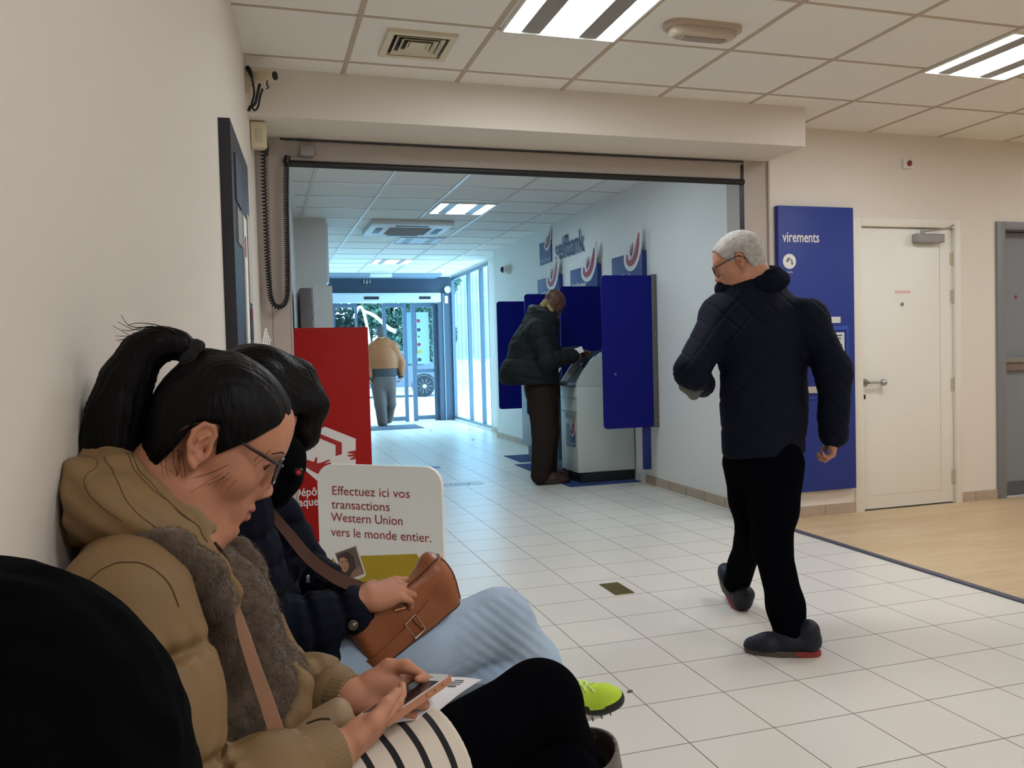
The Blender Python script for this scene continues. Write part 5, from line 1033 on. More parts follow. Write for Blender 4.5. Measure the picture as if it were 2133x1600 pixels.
g = G(); g.tube(zs, .0014, 6); obj('zip', g, mat('zip_dark_brass', (74, 58, 42)), t)
# papers on the lap
def sheet(name, corners, bulge, m, label, n=10, th=.0012):
    A, B, C_, D = [np.asarray(c, float) for c in corners]; g = G(); v = []; nrm = unit(np.cross(B-A, D-A)); nrm = nrm if nrm[2] > 0 else -nrm
    for i in range(n+1):
        for j in range(n+1):
            u, w = i/n, j/n; p = A*(1-u)*(1-w)+B*u*(1-w)+C_*u*w+D*(1-u)*w; v.append(p+nrm*bulge*(math.sin(math.pi*u)*.7+math.sin(math.pi*w)*.3))
    v = np.array(v); k = (n+1)**2; f = []
    for i in range(n):
        for j in range(n): a = i*(n+1)+j; f += [(a, a+1, a+n+2, a+n+1), (k+a, k+a+n+1, k+a+n+2, k+a+1)]
    for i in range(n):
        for a, b in ((i*(n+1), (i+1)*(n+1)), ((i+1)*(n+1)+n, i*(n+1)+n), (i+1, i), (n*(n+1)+i, n*(n+1)+i+1)): f.append((a, b, k+b, k+a))
    g.add(np.concatenate([v, v-nrm*th]), f); o = obj(name, g, m, None, 60); o_pts = lambda u, w: A*(1-u)*(1-w)+B*u*(1-w)+C_*u*w+D*(1-u)*w+nrm*(bulge*(math.sin(math.pi*u)*.7+math.sin(math.pi*w)*.3)+.0006)
    if label: tag(o, label, 'paper')
    return o, o_pts
M_doc = mat('document_white', (222, 218, 224), .6)
pa, pq = sheet('ticket', [onY(812, 1508, 1.175), onY(905, 1412, 1.29), onY(1004, 1416, 1.33), onY(892, 1500, 1.20)], .012, M_doc, 'white printed ticket curling up under the phone')
g = G()
for u0, u1, w0, w1 in ((.62, .76, .20, .26), (.62, .76, .28, .32), (.62, .76, .34, .40), (.66, .70, .52, .70), (.74, .76, .50, .74), (.80, .82, .50, .74), (.86, .88, .50, .70)): v = [pq(u0, w0), pq(u1, w0), pq(u1, w1), pq(u0, w1)]; g.add(v+[q+V(0, 0, .0003) for q in v], [(0, 1, 2, 3), (7, 6, 5, 4)])
obj('print', g, mat('print_dark', (60, 58, 66), .6), pa)
sheet('folder', [onY(850, 1500, 1.24), onY(930, 1432, 1.36), onY(1010, 1424, 1.36), onY(975, 1470, 1.25)], .004, mat('folder_charcoal', (52, 52, 60), .5), 'dark grey folder lying on the lap under the white ticket')
# ================================================================ BENCH under the three sitters
t = root('bench', (-.03, 1.0, 0), 'plain dark bench along the left wall under the people sitting', 'bench')
g = G(); g.add([(WL(.2)+.03, .15, .40), (.17, .15, .40), (.30, 2.15, .40), (WL(2.15)+.03, 2.15, .40), (WL(.2)+.03, .15, .44), (.17, .15, .44), (.30, 2.15, .44), (WL(2.15)+.03, 2.15, .44)], [(0,3,2,1),(4,5,6,7),(0,1,5,4),(1,2,6,5),(2,3,7,6),(3,0,4,7)]); obj('seat', g, mat('bench_dark', (52, 54, 60), .6), t)
for x, y in ((-.22, .25), (.13, .25), (-.10, 2.05), (.25, 2.05)): g = G(); g.tube([(x, y, 0), (x, y, .40)], .018, 10); obj('leg', g, M_steel, t)
# ================================================================ SECOND SEATED WOMAN
Y2 = 1.74
W2 = root('person', (.05, Y2, 0), 'seated woman with a black bob in a navy padded coat and light blue jeans', 'person')
M_navyc = mat('coat_dark_navy', (14, 18, 32), .8, spec=.12, bump=.30, bscale=45); M_knitb = mat('knit_black', (8, 8, 11), .95, spec=.1, bump=.4, bscale=500)
M_jean = mat('denim_light_blue', (172, 194, 220), .8, var=.16, vscale=9, bump=.25, bscale=900)
p2 = math.radians(-40); R2 = frame_axes((math.cos(p2), -.05, math.sin(p2)), (0, 0, 1)); O2 = onY(526, 860, Y2); S2 = .97
h2 = lambda x, y, z: O2+R2@(V(x, y, z)*S2)
shR2, elR2, wrR2 = V(-.055, 1.56, .955), onY(530, 1340, 1.585), onY(740, 1270, 1.615)
shL2, elL2, wrL2 = V(-.045, 1.95, .955), V(.08, 1.95, .72), onY(690, 1225, 1.80)
s = S(); head_shape(s, O2, R2, S2); s.at((0, 0, 0)); nk = V(-.045, Y2, .985); s.cap(h2(-.03, 0, -.055), nk, .050, .056, .03); s.cap(nk, V(-.05, Y2, .80), .08, .11, .05, flat=((1, 0, 0), .7)); s.cap(V(-.05, Y2, .8), V(-.02, Y2, .56), .11, .14, .05, flat=((1, 0, 0), .8))
for sh, el, wr in ((shR2, elR2, wrR2), (shL2, elL2, wrL2)): s.cap(nk, sh-V(0, 0, .02), .055, .045, .04); s.chain([sh, el, wr], [.046, .038, .026], .02)
kR2, aR2 = onY(1040, 1296, 1.73), onY(1178, 1462, 1.84); kL2 = onY(1034, 1432, 1.74); hR2, hL2 = V(.03, 1.64, .56), V(.03, 1.84, .54)
s.chain([hR2, kR2, aR2], [.08, .048, .034], .02); s.chain([hL2, kL2, V(.53, 1.76, .14)], [.08, .048, .034], .02)
hand_shape(s, onY(758, 1246, 1.60), unit(V(.90, .22, .05)), unit(V(.02, -.50, .86)), [(20, 40, 30), (24, 42, 30), (28, 45, 30), (32, 48, 35)], [(.016, -.026, -.006), (.042, -.046, -.016), (.066, -.050, -.03), (.086, -.046, -.045)], .84)
s.chain([wrL2, wrL2+V(.06, -.01, -.03)], [.026, .022], .01)
sobj('body', s, .0035, M_skin, W2)
s = S(); hair_cap(s, O2, R2, S2, .014, low=-.07, front=.093, side=-.03); s.at(O2, R2, S2)
for y in (1, -1):
    s.chain([(-.02, y*.070, .07), (.030, y*.074, .03), (.062, y*.070, -.03), (.072, y*.060, -.085)], [.030, .032, .028, .012], .02); s.chain([(.055, y*.066, -.02), (.090, y*.050, -.055)], [.022, .012], .02); s.chain([(-.05, y*.060, .04), (-.02, y*.078, -.02), (.02, y*.078, -.07)], [.035, .030, .016], .02)
s.chain([(.03, 0, .115), (.085, -.02, .085), (.112, -.035, .03), (.112, -.042, -.03)], [.035, .030, .022, .008], .025); s.chain([(.085, .02, .085), (.110, .035, .03), (.108, .042, -.03)], [.030, .022, .008], .025)
s.disp = lambda P: .0007*np.sin((P-O2)@(R2@V(.3, 1, .1))*900+noise(P, 18, 4, 2)*2)+.0012*noise((P-O2)@R2*V(.3, 1, .35), 200, 6, 2); s.at((0, 0, 0)); sobj('hair', s, .0035, M_hair, W2, it=1)
g = G(); R4 = np.random.default_rng(4)
for k in range(40): a = h2(.100+R4.uniform(-.03, .012), -.05+R4.uniform(-.02, .03), -.01); b = h2(.100+R4.uniform(-.04, .010), -.05+R4.uniform(-.025, .03), -.045+R4.uniform(-.012, .02)); g.tube(smooth_path([a, (a+b)/2+R4.normal(0, .002, 3), b], 7), np.linspace(.0010, .0003, 7), 4)
obj('loose_strands', g, M_hair, W2, smooth=180)['kind'] = 'stuff'
s = S(); s.cap(V(-.065, Y2, .91), V(-.06, Y2, .74), .150, .160, .05, flat=((1, 0, 0), .62)); s.cap(V(-.06, Y2, .74), V(-.03, Y2, .56), .160, .175, .05, flat=((1, 0, 0), .75)); s.cap(V(-.06, Y2-.12, .945), V(-.06, Y2+.12, .945), .058, .058, .05)
s.chain([onY(575, 1075, Y2-.02), onY(585, 1130, Y2-.02), onY(575, 1190, Y2)], [.045, .056, .050], .03)
s.chain([shR2, shR2*.5+elR2*.5, elR2], [.070, .070, .062], .03); s.chain([elR2, elR2*.5+wrR2*.5, wrR2+V(-.012, -.002, 0)], [.060, .055, .046], .02); s.chain([shL2, elL2], [.070, .062], .03); s.chain([elL2, wrL2], [.058, .044], .02)
s.chain([hR2+V(-.02, 0, .03), hR2*.68+kR2*.32+V(0, 0, -.012)], [.095, .082], .03); s.chain([hL2+V(-.02, 0, .03), hL2*.68+kL2*.32], [.10, .085], .03); s.cap(V(.02, 1.64, .58), V(.02, 1.84, .58), .10, .10, .04)
_c2 = unit(kR2-hR2); s.cut(lambda P: (P-(hR2*.60+kR2*.40))@_c2, .004); s.cut(lambda P: WL(P[:, 1])+.006-P[:, 0], .004)
s.disp = puffer([([shR2, elR2, wrR2], .12), ([shL2, elL2, wrL2], .11), ([V(-.05, Y2, 1.0), V(-.03, Y2, .5)], .2)], .062, .008, .0025, width=.009)
sobj('coat', s, .004, M_navyc, W2)
# standing collar with snap
ct = [onY(560, 905, 1.64), onY(600, 915, 1.625), onY(634, 962, 1.60), onY(634, 985, 1.60), onY(612, 1010, 1.615), onY(592, 1048, 1.64), onY(560, 1060, 1.68), onY(540, 1000, 1.67)]
s = S(); s.chain([ct[0]+V(-.04, .03, -.02), ct[1]*.5+ct[0]*.5], [.022, .020], .02); s.chain([onY(575, 940, 1.64), onY(604, 950, 1.625), onY(618, 976, 1.615)], [.026, .024, .017], .02, flat=((.3, -1, 0), .45)); s.chain([onY(560, 990, 1.66), onY(592, 995, 1.635), onY(580, 1035, 1.65)], [.026, .026, .020], .02, flat=((.3, -1, 0), .45)); s.chain([V(-.06, 1.63, 1.0), V(-.07, 1.74, 1.03), V(-.05, 1.86, 1.0), V(.04, 1.88, .99)], [.03, .034, .03, .024], .02)
s.disp = lambda P: .0015*noise(P, 50, 5, 8); sobj('collar', s, .0035, M_knitb, W2)
c = onY(622, 984, 1.597); nn_ = unit(CAMP-c); g = G(); g.lathe([(0, 0), (.0095, 0), (.0095, .002), (.0065, .0035), (.006, .0015), (0, .0015)], c, nn_, 20, 0); g.lathe([(0, .0016), (.0052, .0016), (.004, .003), (0, .003)], c, nn_, 16, 1); obj('snap_button', g, [mat('snap_dark', (50, 48, 50), .25, metal=.8), mat('snap_red', (190, 40, 34), .4)], W2)
# knit cuff and sleeve snap
d = unit(wrR2-elR2); s = S(); s.cap(wrR2+d*.0, wrR2+d*.026, .037, .031, .004); a1 = unit(np.cross(d, (0, 0, 1))); a2 = np.cross(d, a1); s.disp = lambda P: .0018*np.abs(np.sin(np.arctan2((P-wrR2)@a2, (P-wrR2)@a1)*15)); s.cut(lambda P: (P-wrR2)@d-.030, .004); sobj('cuff', s, .0025, M_knitb, W2)
s = S(); d2 = unit(wrL2-elL2); s.cap(wrL2-d2*.005, wrL2+d2*.025, .036, .03, .004); sobj('cuff', s, .003, M_knitb, W2)
c = onY(735, 1303, 1.553); nn_ = unit(CAMP-c); g = G(); g.lathe([(0, 0), (.0095, 0), (.0095, .0022), (.007, .004), (.0055, .002), (.003, .003), (0, .003)], c, nn_, 20); obj('sleeve_snap', g, mat('snap_brass_grey', (120, 112, 100), .3, metal=.8), W2)
g = G(); c = onY(641, 1206, 1.72); g.rbox(c, (.004, .002, .008), .002); obj('sleeve_badge', g, mat('badge_silver', (170, 172, 178), .3, metal=.7), W2)
# jeans, one leg crossed over the other
s = S(); s.chain([hR2, hR2*.45+kR2*.55, kR2, kR2*.5+aR2*.5, aR2], [.100, .082, .066, .056, .046], .03); s.chain([hL2, hL2*.45+kL2*.55, kL2, V(.535, 1.76, .16)], [.100, .080, .064, .048], .03)
_k = unit(aR2-kR2)
def jean_disp(P):
    q = P-kR2; r = np.linalg.norm(q, axis=1); w = np.exp(-((r-.07)/.06)**2); seam = np.exp(-((np.abs((P-hR2)@unit(np.cross(_c2, (0, 1, .25)))+.012))/.0022)**2)*((P[:, 1] < 1.72)*1.0)
    return .0025*noise(P, 22, 5, 31)+.0010*w*np.sin(q@unit(V(.7, 0, .75))*300+noise(P, 25, 4, 3)*1.5)*((q@unit(V(.3, -.8, -.6)) > -.01)*1.0)+.0012*seam
s.disp = jean_disp; sobj('jeans', s, .0035, M_jean, W2)
# sneakers
M_neon = mat('sneaker_neon', (196, 226, 60), .75, bump=.3, bscale=900); M_neon2 = mat('sneaker_mesh_lime', (178, 196, 20), .8, bump=.9, bscale=500); M_sb = mat('sneaker_black', (22, 24, 26), .6); M_sole = mat('sneaker_sole', (214, 206, 200), .6)
def sneaker(O, R, near, sc=.84):
    T = lambda x, y, z: O+R@V(x, y, z)*sc
    s = S(); s.at(O, R, sc); s.chain([(-.075, 0, .050), (-.02, 0, .055), (.05, 0, .038), (.115, -.004, .020), (.145, -.008, .014)], [.036, .040, .036, .030, .020], .03); s.cap((-.05, 0, .06), (-.055, 0, .095), .034, .036, .02); s.ell((.105, -.006, .012), (.058, .042, .028), .03); s.cut(lambda P: -((P-O)@R)[:, 2]-.004*sc, .004); s.cap((-.055, 0, .075), (-.057, 0, .14), .026, .028, .004, 's')
    def pick(C):
        q = (C-O)@R/sc; x, y, z = q.T; edge = z < .012+.010*(x > .12)+.006*np.sin(x*30); side = (np.abs(y) > .026) & (x > -.02) & (x < .075); band = (side & (np.abs(z-(.046-.45*(x-.02))) < .011)) | ((x > .118) & (z < .026)) | (np.abs(y) > .038) & (x > .07) & (z < .022)
        return np.where(edge | band, 2, np.where(side & (z < .04-.4*(x-.02)), 1, 0))
    o = sobj('sneaker', s, .0018, [M_neon, M_neon2, M_sb], W2, pick)
    g = G(); prof = []; n = 44
    for i in range(n):
        a = 2*math.pi*i/n; x = .022+.134*math.cos(a); w = .040*(1-.18*math.cos(a)**2) if math.cos(a) > 0 else .036*(1-.05*abs(math.cos(a))); y = w*math.sin(a)*(1-.25*max(0, -math.cos(a))**3); prof.append((x, y-.006*max(0, math.cos(a))))
    prof = np.array(prof); rings = []; lift = lambda x: .018*np.clip((x-.09)/.08, 0, 1)**2
    for q_, z in ((.90, -.022), (1.0, -.016), (1.04, -.004), (1.02, .008), (.96, .010)): xy = (prof-[.032, 0])*q_+[.032, 0]; rings.append(O+np.column_stack([xy, z+lift(xy[:, 0])])*sc@R.T)
    f = [(i*n+j, i*n+(j+1) % n, (i+1)*n+(j+1) % n, (i+1)*n+j) for i in range(4) for j in range(n)]+[tuple(range(n-1, -1, -1)), tuple(4*n+j for j in range(n))]; g.add(np.concatenate(rings), f)
    so = obj('sole', g, M_sole, o, 50); g = G()
    for k in range(5): x = .02+.026*k; g.rbox(T(x, -.0415+.004*k*k*.12, -.012+lift(np.array([x]))[0]), (.0012, .004, .006), .0005, R)
    so2 = obj('sole_groove', g, mat('groove_dark', (90, 84, 80), .8), o); g = G()
    for k in range(5):
        x = -.005+.021*k
        for sg in (1, -1): P_, _ = stick(s, smooth_path([T(x, -.030*sg, .075), T(x+.006, -.014*sg, .095), T(x+.012, 0, .10), T(x+.018, .014*sg, .095), T(x+.021, .030*sg, .072)], 14), .0015*sc); g.tube(P_, .0030*sc, 6, flat=.6)
    for sg in (1, -1): g.tube(smooth_path([T(-.004, 0, .103), T(-.020, -.012*sg-.004, .124), T(-.004, -.030*sg, .128), T(.012, -.026*sg, .108), T(.0, -.002, .102)], 18), .0030, 6, flat=.6); g.tube(smooth_path([T(0, 0, .102), T(.020, -.026*sg-.006, .096), T(.034, -.046*sg, .064), T(.040, -.052*sg, .044)], 14), .0028, 6, flat=.6)
    obj('laces', g, mat('lace_pale_lime', (222, 240, 150), .7), o, smooth=180)
fw = unit(V(.78, -.40, .22)); sneaker(onY(1299, 1456, 1.80)-fw*.140, frame_axes(fw, (-.22, -.22, .92)), True); sneaker(V(.57, 1.76, .024), frame_axes((1, .1, 0), (0, 0, 1)), False)
# ---------------------------------------------------------------- brown handbag on her lap
M_bag = mat('leather_cognac', (150, 86, 48), .38, spec=.5, bump=.12, bscale=260, var=.08, vscale=14); M_bagd = mat('leather_edge_dark', (70, 34, 18), .45)
BL = unit(V(.84, .22, .44)); BN = unit(V(.30, -.86, .20)-BL*(V(.30, -.86, .20)@BL)); BU = np.cross(BN, BL); BU = BU if BU[2] > 0 else -BU
BC = onY(836, 1277, 1.655); RB = np.stack([BL, BN, BU], 1); tb = lambda a, b, c: BC+BL*a+BN*b+BU*c
bag = root('handbag', BC-V(0, 0, .07), 'brown leather handbag held on the lap of the woman in jeans', 'handbag')
s = S(); s.at(BC, RB); s.box((.0, 0, 0), (.112, .046, .056), .022, .005); s.ell((.10, 0, .020), (.035, .044, .055), .03); s.ell((-.045, -.014, .085), (.060, .034, .050), .02, op='s'); s.ell((.02, -.05, .09), (.09, .045, .045), .03, op='s'); s.disp = lambda P: .0025*noise(P, 22, 5, 41)+.0008*noise(P, 90, 5, 42); sobj('bag_body', s, .003, M_bag, bag); bagS = s; st = lambda P, o=.0: stick(bagS, P, o)[0]
g = G(); g.tube(st(smooth_path([tb(-.105, .040, .050), tb(-.03, .044, .052), tb(.05, .045, .056), tb(.098, .042, .058), tb(.118, .022, .054), tb(.124, -.02, .050)], 24)), .0024, 6); g.tube(st(smooth_path([tb(.116, .028, .048), tb(.125, .034, .0), tb(.118, .034, -.045)], 14)), .0022, 6); g.tube(st(smooth_path([tb(.11, .042, -.052), tb(.02, .046, -.057), tb(-.09, .044, -.052)], 14)), .0022, 6); obj('piping', g, M_bagd, bag, smooth=180)
g = G(); pts = [tb(-.135, .034, -.038), tb(-.09, .046, -.034), tb(-.045, .0495, -.030), tb(-.012, .0505, -.026)]; P_, n_ = stick(bagS, smooth_path(pts, 14), .002); g.ribbon(P_, n_, .027, .005); P_, n_ = stick(bagS, smooth_path([tb(.004, .052, -.022), tb(.03, .051, -.016), tb(.052, .0505, -.010)], 8), .002); g.ribbon(P_, n_, .026, .005); obj('strap_tab', g, mat('leather_tab', (146, 84, 46), .42), bag)
g = G(); bx = [tb(-.014, .054, -.043), tb(.012, .054, -.040), tb(.010, .054, -.004), tb(-.016, .054, -.008), tb(-.014, .054, -.043)]; g.tube(bx, .0022, 8); g.v = [v_-BN*.5*max(0, (np.mean(v_, axis=0)-st([np.mean(v_, axis=0)], .003)[0])@BN)*2 for v_ in g.v]; obj('buckle', g, mat('chrome', (214, 212, 206), .15, metal=1.0), bag)
g = G(); g.tube([tb(-.020, .050, .028), tb(.0, .054, .020)], .0026, 8); obj('zip_pull', g, mat('copper_pull', (190, 130, 90), .3, metal=.7), bag)
g = G(); sp = smooth_path([onY(528, 1020, 1.66), onY(550, 1052, 1.63), onY(600, 1112, 1.60), onY(645, 1165, 1.585), onY(700, 1205, 1.60), onY(752, 1226, 1.63), onY(772, 1238, 1.66)], 34); g.ribbon(sp, np.tile(V(.35, -.8, .55), (34, 1)), np.interp(np.linspace(0, 1, 34), [0, .4, 1], [.016, .024, .030]), .004); obj('shoulder_strap', g, mat('leather_strap', (72, 38, 22), .55, spec=.3), bag)
# ================================================================ PERSON IN BLACK BESIDE THE VIEWER
W6 = root('person', (-.17, .30, 0), 'dark shoulder of a person in a black coat in the left foreground', 'person')
M_bc = mat('coat_black_fleece', (4, 4, 6), 1.0, spec=.05, bump=.3, bscale=400)
O6 = V(-.205, .235, 1.235); R6 = frame_axes((1, -.05, -.05), (0, 0, 1)); nk = V(-.215, .26, 1.08); sh6, el6, wr6 = V(-.156, .492, .985), V(-.120, .475, .72), V(.06, .36, .62); shr, elr, wrr = V(-.19, .05, .955), V(-.16, .03, .72), V(.05, .14, .62)
s = S(); head_shape(s, O6, R6, .95); s.at((0, 0, 0)); s.cap(O6+V(-.02, 0, -.05), nk, .05, .055, .03); s.cap(nk, V(-.20, .27, .62), .08, .11, .05, flat=((1, 0, 0), .6))
for a, b, c in ((sh6, el6, wr6), (shr, elr, wrr)): s.cap(nk-V(0, 0, .06), a-V(0, 0, .03), .05, .04, .03); s.chain([a, b, c], [.045, .038, .028], .02)
hand_shape(s, wr6, (.9, -.3, -.1), (0, .5, .8), [(20, 30, 20)]*4, [(.014, -.026, -.004), (.042, -.046, -.010), (.068, -.050, -.02), (.09, -.046, -.03)], .85, left=True); hand_shape(s, wrr, (.9, .3, -.1), (0, -.5, .8), [(20, 30, 20)]*4, [(.014, -.026, -.004), (.042, -.046, -.010), (.068, -.050, -.02), (.09, -.046, -.03)], .85)
s.chain([V(-.05, .17, .55), V(.36, .16, .55), V(.38, .16, .10), V(.50, .16, .05)], [.07, .05, .036, .03], .02); s.chain([V(-.05, .36, .55), V(.36, .37, .55), V(.38, .37, .10), V(.50, .37, .05)], [.07, .05, .036, .03], .02)
sobj('body', s, .005, M_skin, W6)
s = S(); hair_cap(s, O6, R6, .95, .012, low=-.08); s.at((0, 0, 0)); sobj('hair', s, .005, M_hair, W6)
s = S(); s.cap(V(-.205, .27, .92), V(-.19, .27, .58), .15, .17, .05, flat=((1, 0, 0), .48)); s.cap(shr+V(0, .05, 0), sh6-V(.0, .06, .0), .075, .075, .05); s.chain([sh6, sh6*.5+el6*.5, el6, wr6], [.116, .114, .098, .060], .03); s.chain([shr, elr, wrr], [.085, .075, .055], .03); s.cut(lambda P: WL(P[:, 1])+.006-P[:, 0], .004); s.cap(nk-V(0, 0, .05), nk+V(0, 0, .2), .062, .075, .004, 's')
s.disp = lambda P: .003*noise(P, 30, 5, 51)+.0012*noise(P, 260, 6, 52); sobj('coat', s, .005, M_bc, W6)
s = S(); s.chain([V(-.05, .17, .55), V(.36, .16, .55), V(.38, .16, .12)], [.10, .066, .05], .03); s.chain([V(-.05, .36, .55), V(.36, .37, .55), V(.38, .37, .12)], [.10, .066, .05], .03); sobj('trousers', s, .006, mat('trousers_black', (14, 14, 18), .9), W6)
for y in (.16, .37): s = S(); s.chain([V(.38, y, .12), V(.385, y, .05)], [.045, .045], .02); s.chain([V(.37, y, .040), V(.50, y, .030)], [.042, .030], .02); s.cut(lambda P: .002-P[:, 2], .004); sobj('shoe', s, .005, mat('shoe_black', (18, 18, 20), .4), W6)
# ================================================================ MAN WALKING IN THE QUILTED JACKET
YM = 3.05
P1 = root('person', (1.97, 3.0, 0), 'grey-haired man in a navy quilted jacket walking towards the opening', 'person')
M_quilt = mat('quilted_navy', (14, 18, 34), .8, spec=.12, bump=.3, bscale=40); M_trn = mat('trousers_midnight', (6, 7, 12), .95, spec=.02, bump=.1, bscale=600)
A = lambda px, py, y: onY(px, py, y)
Rm = frame_axes(V(-.80, .55, -.36), (0, 0, 1)); Om = A(1541, 548, YM); hm = lambda x, y, z: Om+Rm@V(x, y, z)
latR = unit(V(.90, -.25, 0)); fwdm = unit(V(-.25, .95, 0))
neck = A(1572, 600, YM); shLm, elLm, wrLm = A(1500, 645, 3.10), A(1442, 775, 3.00), A(1462, 800, 3.22); shRm, elRm, wrRm = A(1690, 645, 2.96), A(1737, 775, 2.90), A(1738, 905, 2.95)
pel = A(1590, 940, YM); hipLm, hipRm = A(1556, 965, 3.10), A(1618, 965, 3.00); knLm, anLm = A(1572, 1095, 3.12), A(1535, 1228, 3.40); knRm, anRm = A(1606, 1130, 2.92), A(1648, 1322, 2.80)
s = S(); head_shape(s, Om, Rm, 1.0, male=True); s.at((0, 0, 0)); s.cap(hm(-.035, 0, -.05), neck, .060, .065, .03); s.cap(neck, A(1600, 760, YM), .10, .14, .05, flat=(fwdm, .7)); s.cap(A(1600, 760, YM), pel, .14, .15, .05, flat=(fwdm, .7))
for a, b, c in ((shLm, elLm, wrLm), (shRm, elRm, wrRm)): s.cap(neck-V(0, 0, .04), a-V(0, 0, .04), .06, .04, .04); s.chain([a-V(0, 0, .03), b, c], [.048, .044, .030], .02)
s.chain([hipLm, knLm, anLm+V(.0, .02, .03)], [.08, .050, .034], .02); s.chain([hipRm, knRm, anRm], [.08, .050, .036], .02)
hand_shape(s, wrRm, unit(V(-.06, .12, -1)), unit(V(.80, -.5, .0)), [(40, 60, 40), (42, 62, 40), (45, 65, 40), (48, 65, 45)], [(.016, -.028, .0), (.044, -.042, -.012), (.066, -.038, -.026), (.082, -.026, -.036)], .98)
hand_shape(s, wrLm, unit(V(.35, .85, -.05)), unit(V(-.9, .3, .2)), [(35, 55, 35)]*4, [(.016, -.028, .0), (.044, -.042, -.012), (.066, -.038, -.026), (.082, -.026, -.036)], .95, left=True)
sobj('body', s, .0045, mat('skin_ruddy', (190, 134, 108), .55, var=.08, vscale=30), P1)
s = S(); hair_cap(s, Om, Rm, 1.0, .007, low=-.085, front=.075, side=.0); s.disp = lambda P: .0012*noise((P-Om)@Rm*V(.4, 1, .4), 160, 6, 61); sobj('hair', s, .0035, M_hairg, P1)
g = G()
for y in (1, -1):
    pts = [hm(.108, y*(.008+a), -.012+b) for a, b in rrect(.050, .034, .012, 4)]; g.tube(pts+[pts[0]], .0022, 6, cap=False); g.tube([hm(.100, y*.060, .014), hm(.05, y*.076, .020), hm(-.005, y*.080, .022), hm(-.03, y*.079, .0)], .0024, 6)
g.tube([hm(.108, .008, .008), hm(.111, 0, .010), hm(.108, -.008, .008)], .002, 6); obj('glasses', g, mat('glasses_black', (20, 20, 22), .3), P1, smooth=180)
s = S(); s.chain([A(1578, 640, YM), A(1592, 720, YM), A(1592, 830, YM)], [.165, .215, .205], .05, flat=(fwdm, .62)); s.cap(A(1592, 830, YM), A(1590, 945, YM), .205, .200, .05, flat=(fwdm, .66)); s.cap(shLm+V(0, 0, -.025), shRm+V(-.015, 0, -.040), .080, .082, .06); s.chain([A(1568, 612, YM), A(1585, 655, YM)], [.088, .15], .05, flat=(fwdm, .75))
hemn = V(0, 0, 1); s.cut(lambda P: (A(1590, 950, YM)[2]+.015*np.sin((P[:, 0]-1.7)*4))-P[:, 2], .006); s.chain([shLm+V(0, 0, -.02), elLm], [.080, .068], .04); s.chain([elLm, wrLm+V(-.02, -.04, 0)], [.066, .054], .02); s.chain([shRm+V(-.015, 0, -.035), elRm, wrRm], [.080, .072, .058], .04)
def qd(P):
    u = (P-neck)@latR; z = P[:, 2]; a = (u+z*.9)/.105; b = (u-z*.9)/.105; f = np.minimum(np.abs(a-np.round(a)), np.abs(b-np.round(b)))*.105
    return (.0034*np.exp(-(f/.006)**2)-.001)*np.clip((neck[2]+.02-z)/.05, 0, 1)+.004*noise(P, 16, 5, 71)+.0016*noise(P, 45, 5, 72)
s.disp = qd; sobj('jacket', s, .005, M_quilt, P1)
cN = A(1566, 588, YM); nr = [cN+latR*.082*math.cos(t)+fwdm*.080*math.sin(t)+V(0, 0, .020*math.cos(t-.3)+.026) for t in np.linspace(0, 2*math.pi, 17)]; s = S(); s.chain(nr, .021, .015); s.chain([q-V(0, 0, .035)+(q-cN)*V(.22, .22, 0) for q in nr], .030, .02); s.disp = lambda P: .0015*noise(P, 60, 5, 73); sobj('collar', s, .004, mat('collar_navy_cord', (15, 19, 34), .9, spec=.1, bump=.3, bscale=500), P1)
s = S(); dL = unit(wrLm-elLm); s.chain([A(1425, 805, 3.01), A(1445, 822, 3.03), A(1470, 800, 3.08)], [.022, .018, .014], .02); sobj('folded_cuff', s, .004, mat('lining_grey', (88, 88, 84), .8), P1)
s = S(); s.cap(pel+V(0, 0, .08), pel, .165, .165, .04, flat=(fwdm, .7)); s.chain([hipLm, hipLm*.4+knLm*.6, knLm, anLm+V(0, 0, .035)], [.108, .088, .072, .060], .04); s.chain([hipRm, hipRm*.4+knRm*.6, knRm, knRm*.3+anRm*.7, anRm+V(0, 0, -.005)], [.110, .092, .078, .070, .066], .04)
s.disp = lambda P: .005*noise(P*V(1, 1, .6), 16, 5, 74)+.002*noise(P, 40, 5, 75); sobj('trousers', s, .005, M_trn, P1)
M_shn = mat('shoe_navy_leather', (20, 24, 38), .5, spec=.3); M_hl = mat('heel_red', (140, 46, 40), .55); M_sl = mat('sole_brown', (84, 72, 66), .6)
def dress_shoe(O, R, P, res=.004):
    s = S(); s.at(O, R); s.chain([(-.05, 0, .058), (.03, 0, .055), (.11, 0, .036), (.165, 0, .026)], [.042, .042, .040, .030], .03); s.ell((.125, 0, .026), (.070, .046, .032), .03); s.cap((-.045, 0, .06), (-.045, 0, .10), .040, .042, .02); s.cut(lambda Q: .018-((Q-O)@R)[:, 2], .004); o = sobj('shoe', s, res, M_shn, P)
    n = 40; a = np.arange(n)*2*math.pi/n; x = .055+.145*np.cos(a); y = np.where(np.cos(a) > 0, .047, .040)*np.sin(a); rings = [O+np.column_stack([(x-.055)*sc+.055, y*sc, np.full(n, z)])@R.T for sc, z in ((.97, 0), (1.0, .006), (1.0, .022), (.93, .024))]
    g = G(); g.add(np.concatenate(rings), [(i*n+j, i*n+(j+1) % n, (i+1)*n+(j+1) % n, (i+1)*n+j) for i in range(3) for j in range(n)]+[tuple(range(n-1, -1, -1)), tuple(3*n+j for j in range(n))])
    for k in range(len(g.f)): g.m[k] = 1 if np.mean([((np.concatenate(g.v)[i]-O)@R)[0] for i in g.f[k]]) < .0 else 0
    obj('sole', g, [M_sl, M_hl], o); return o
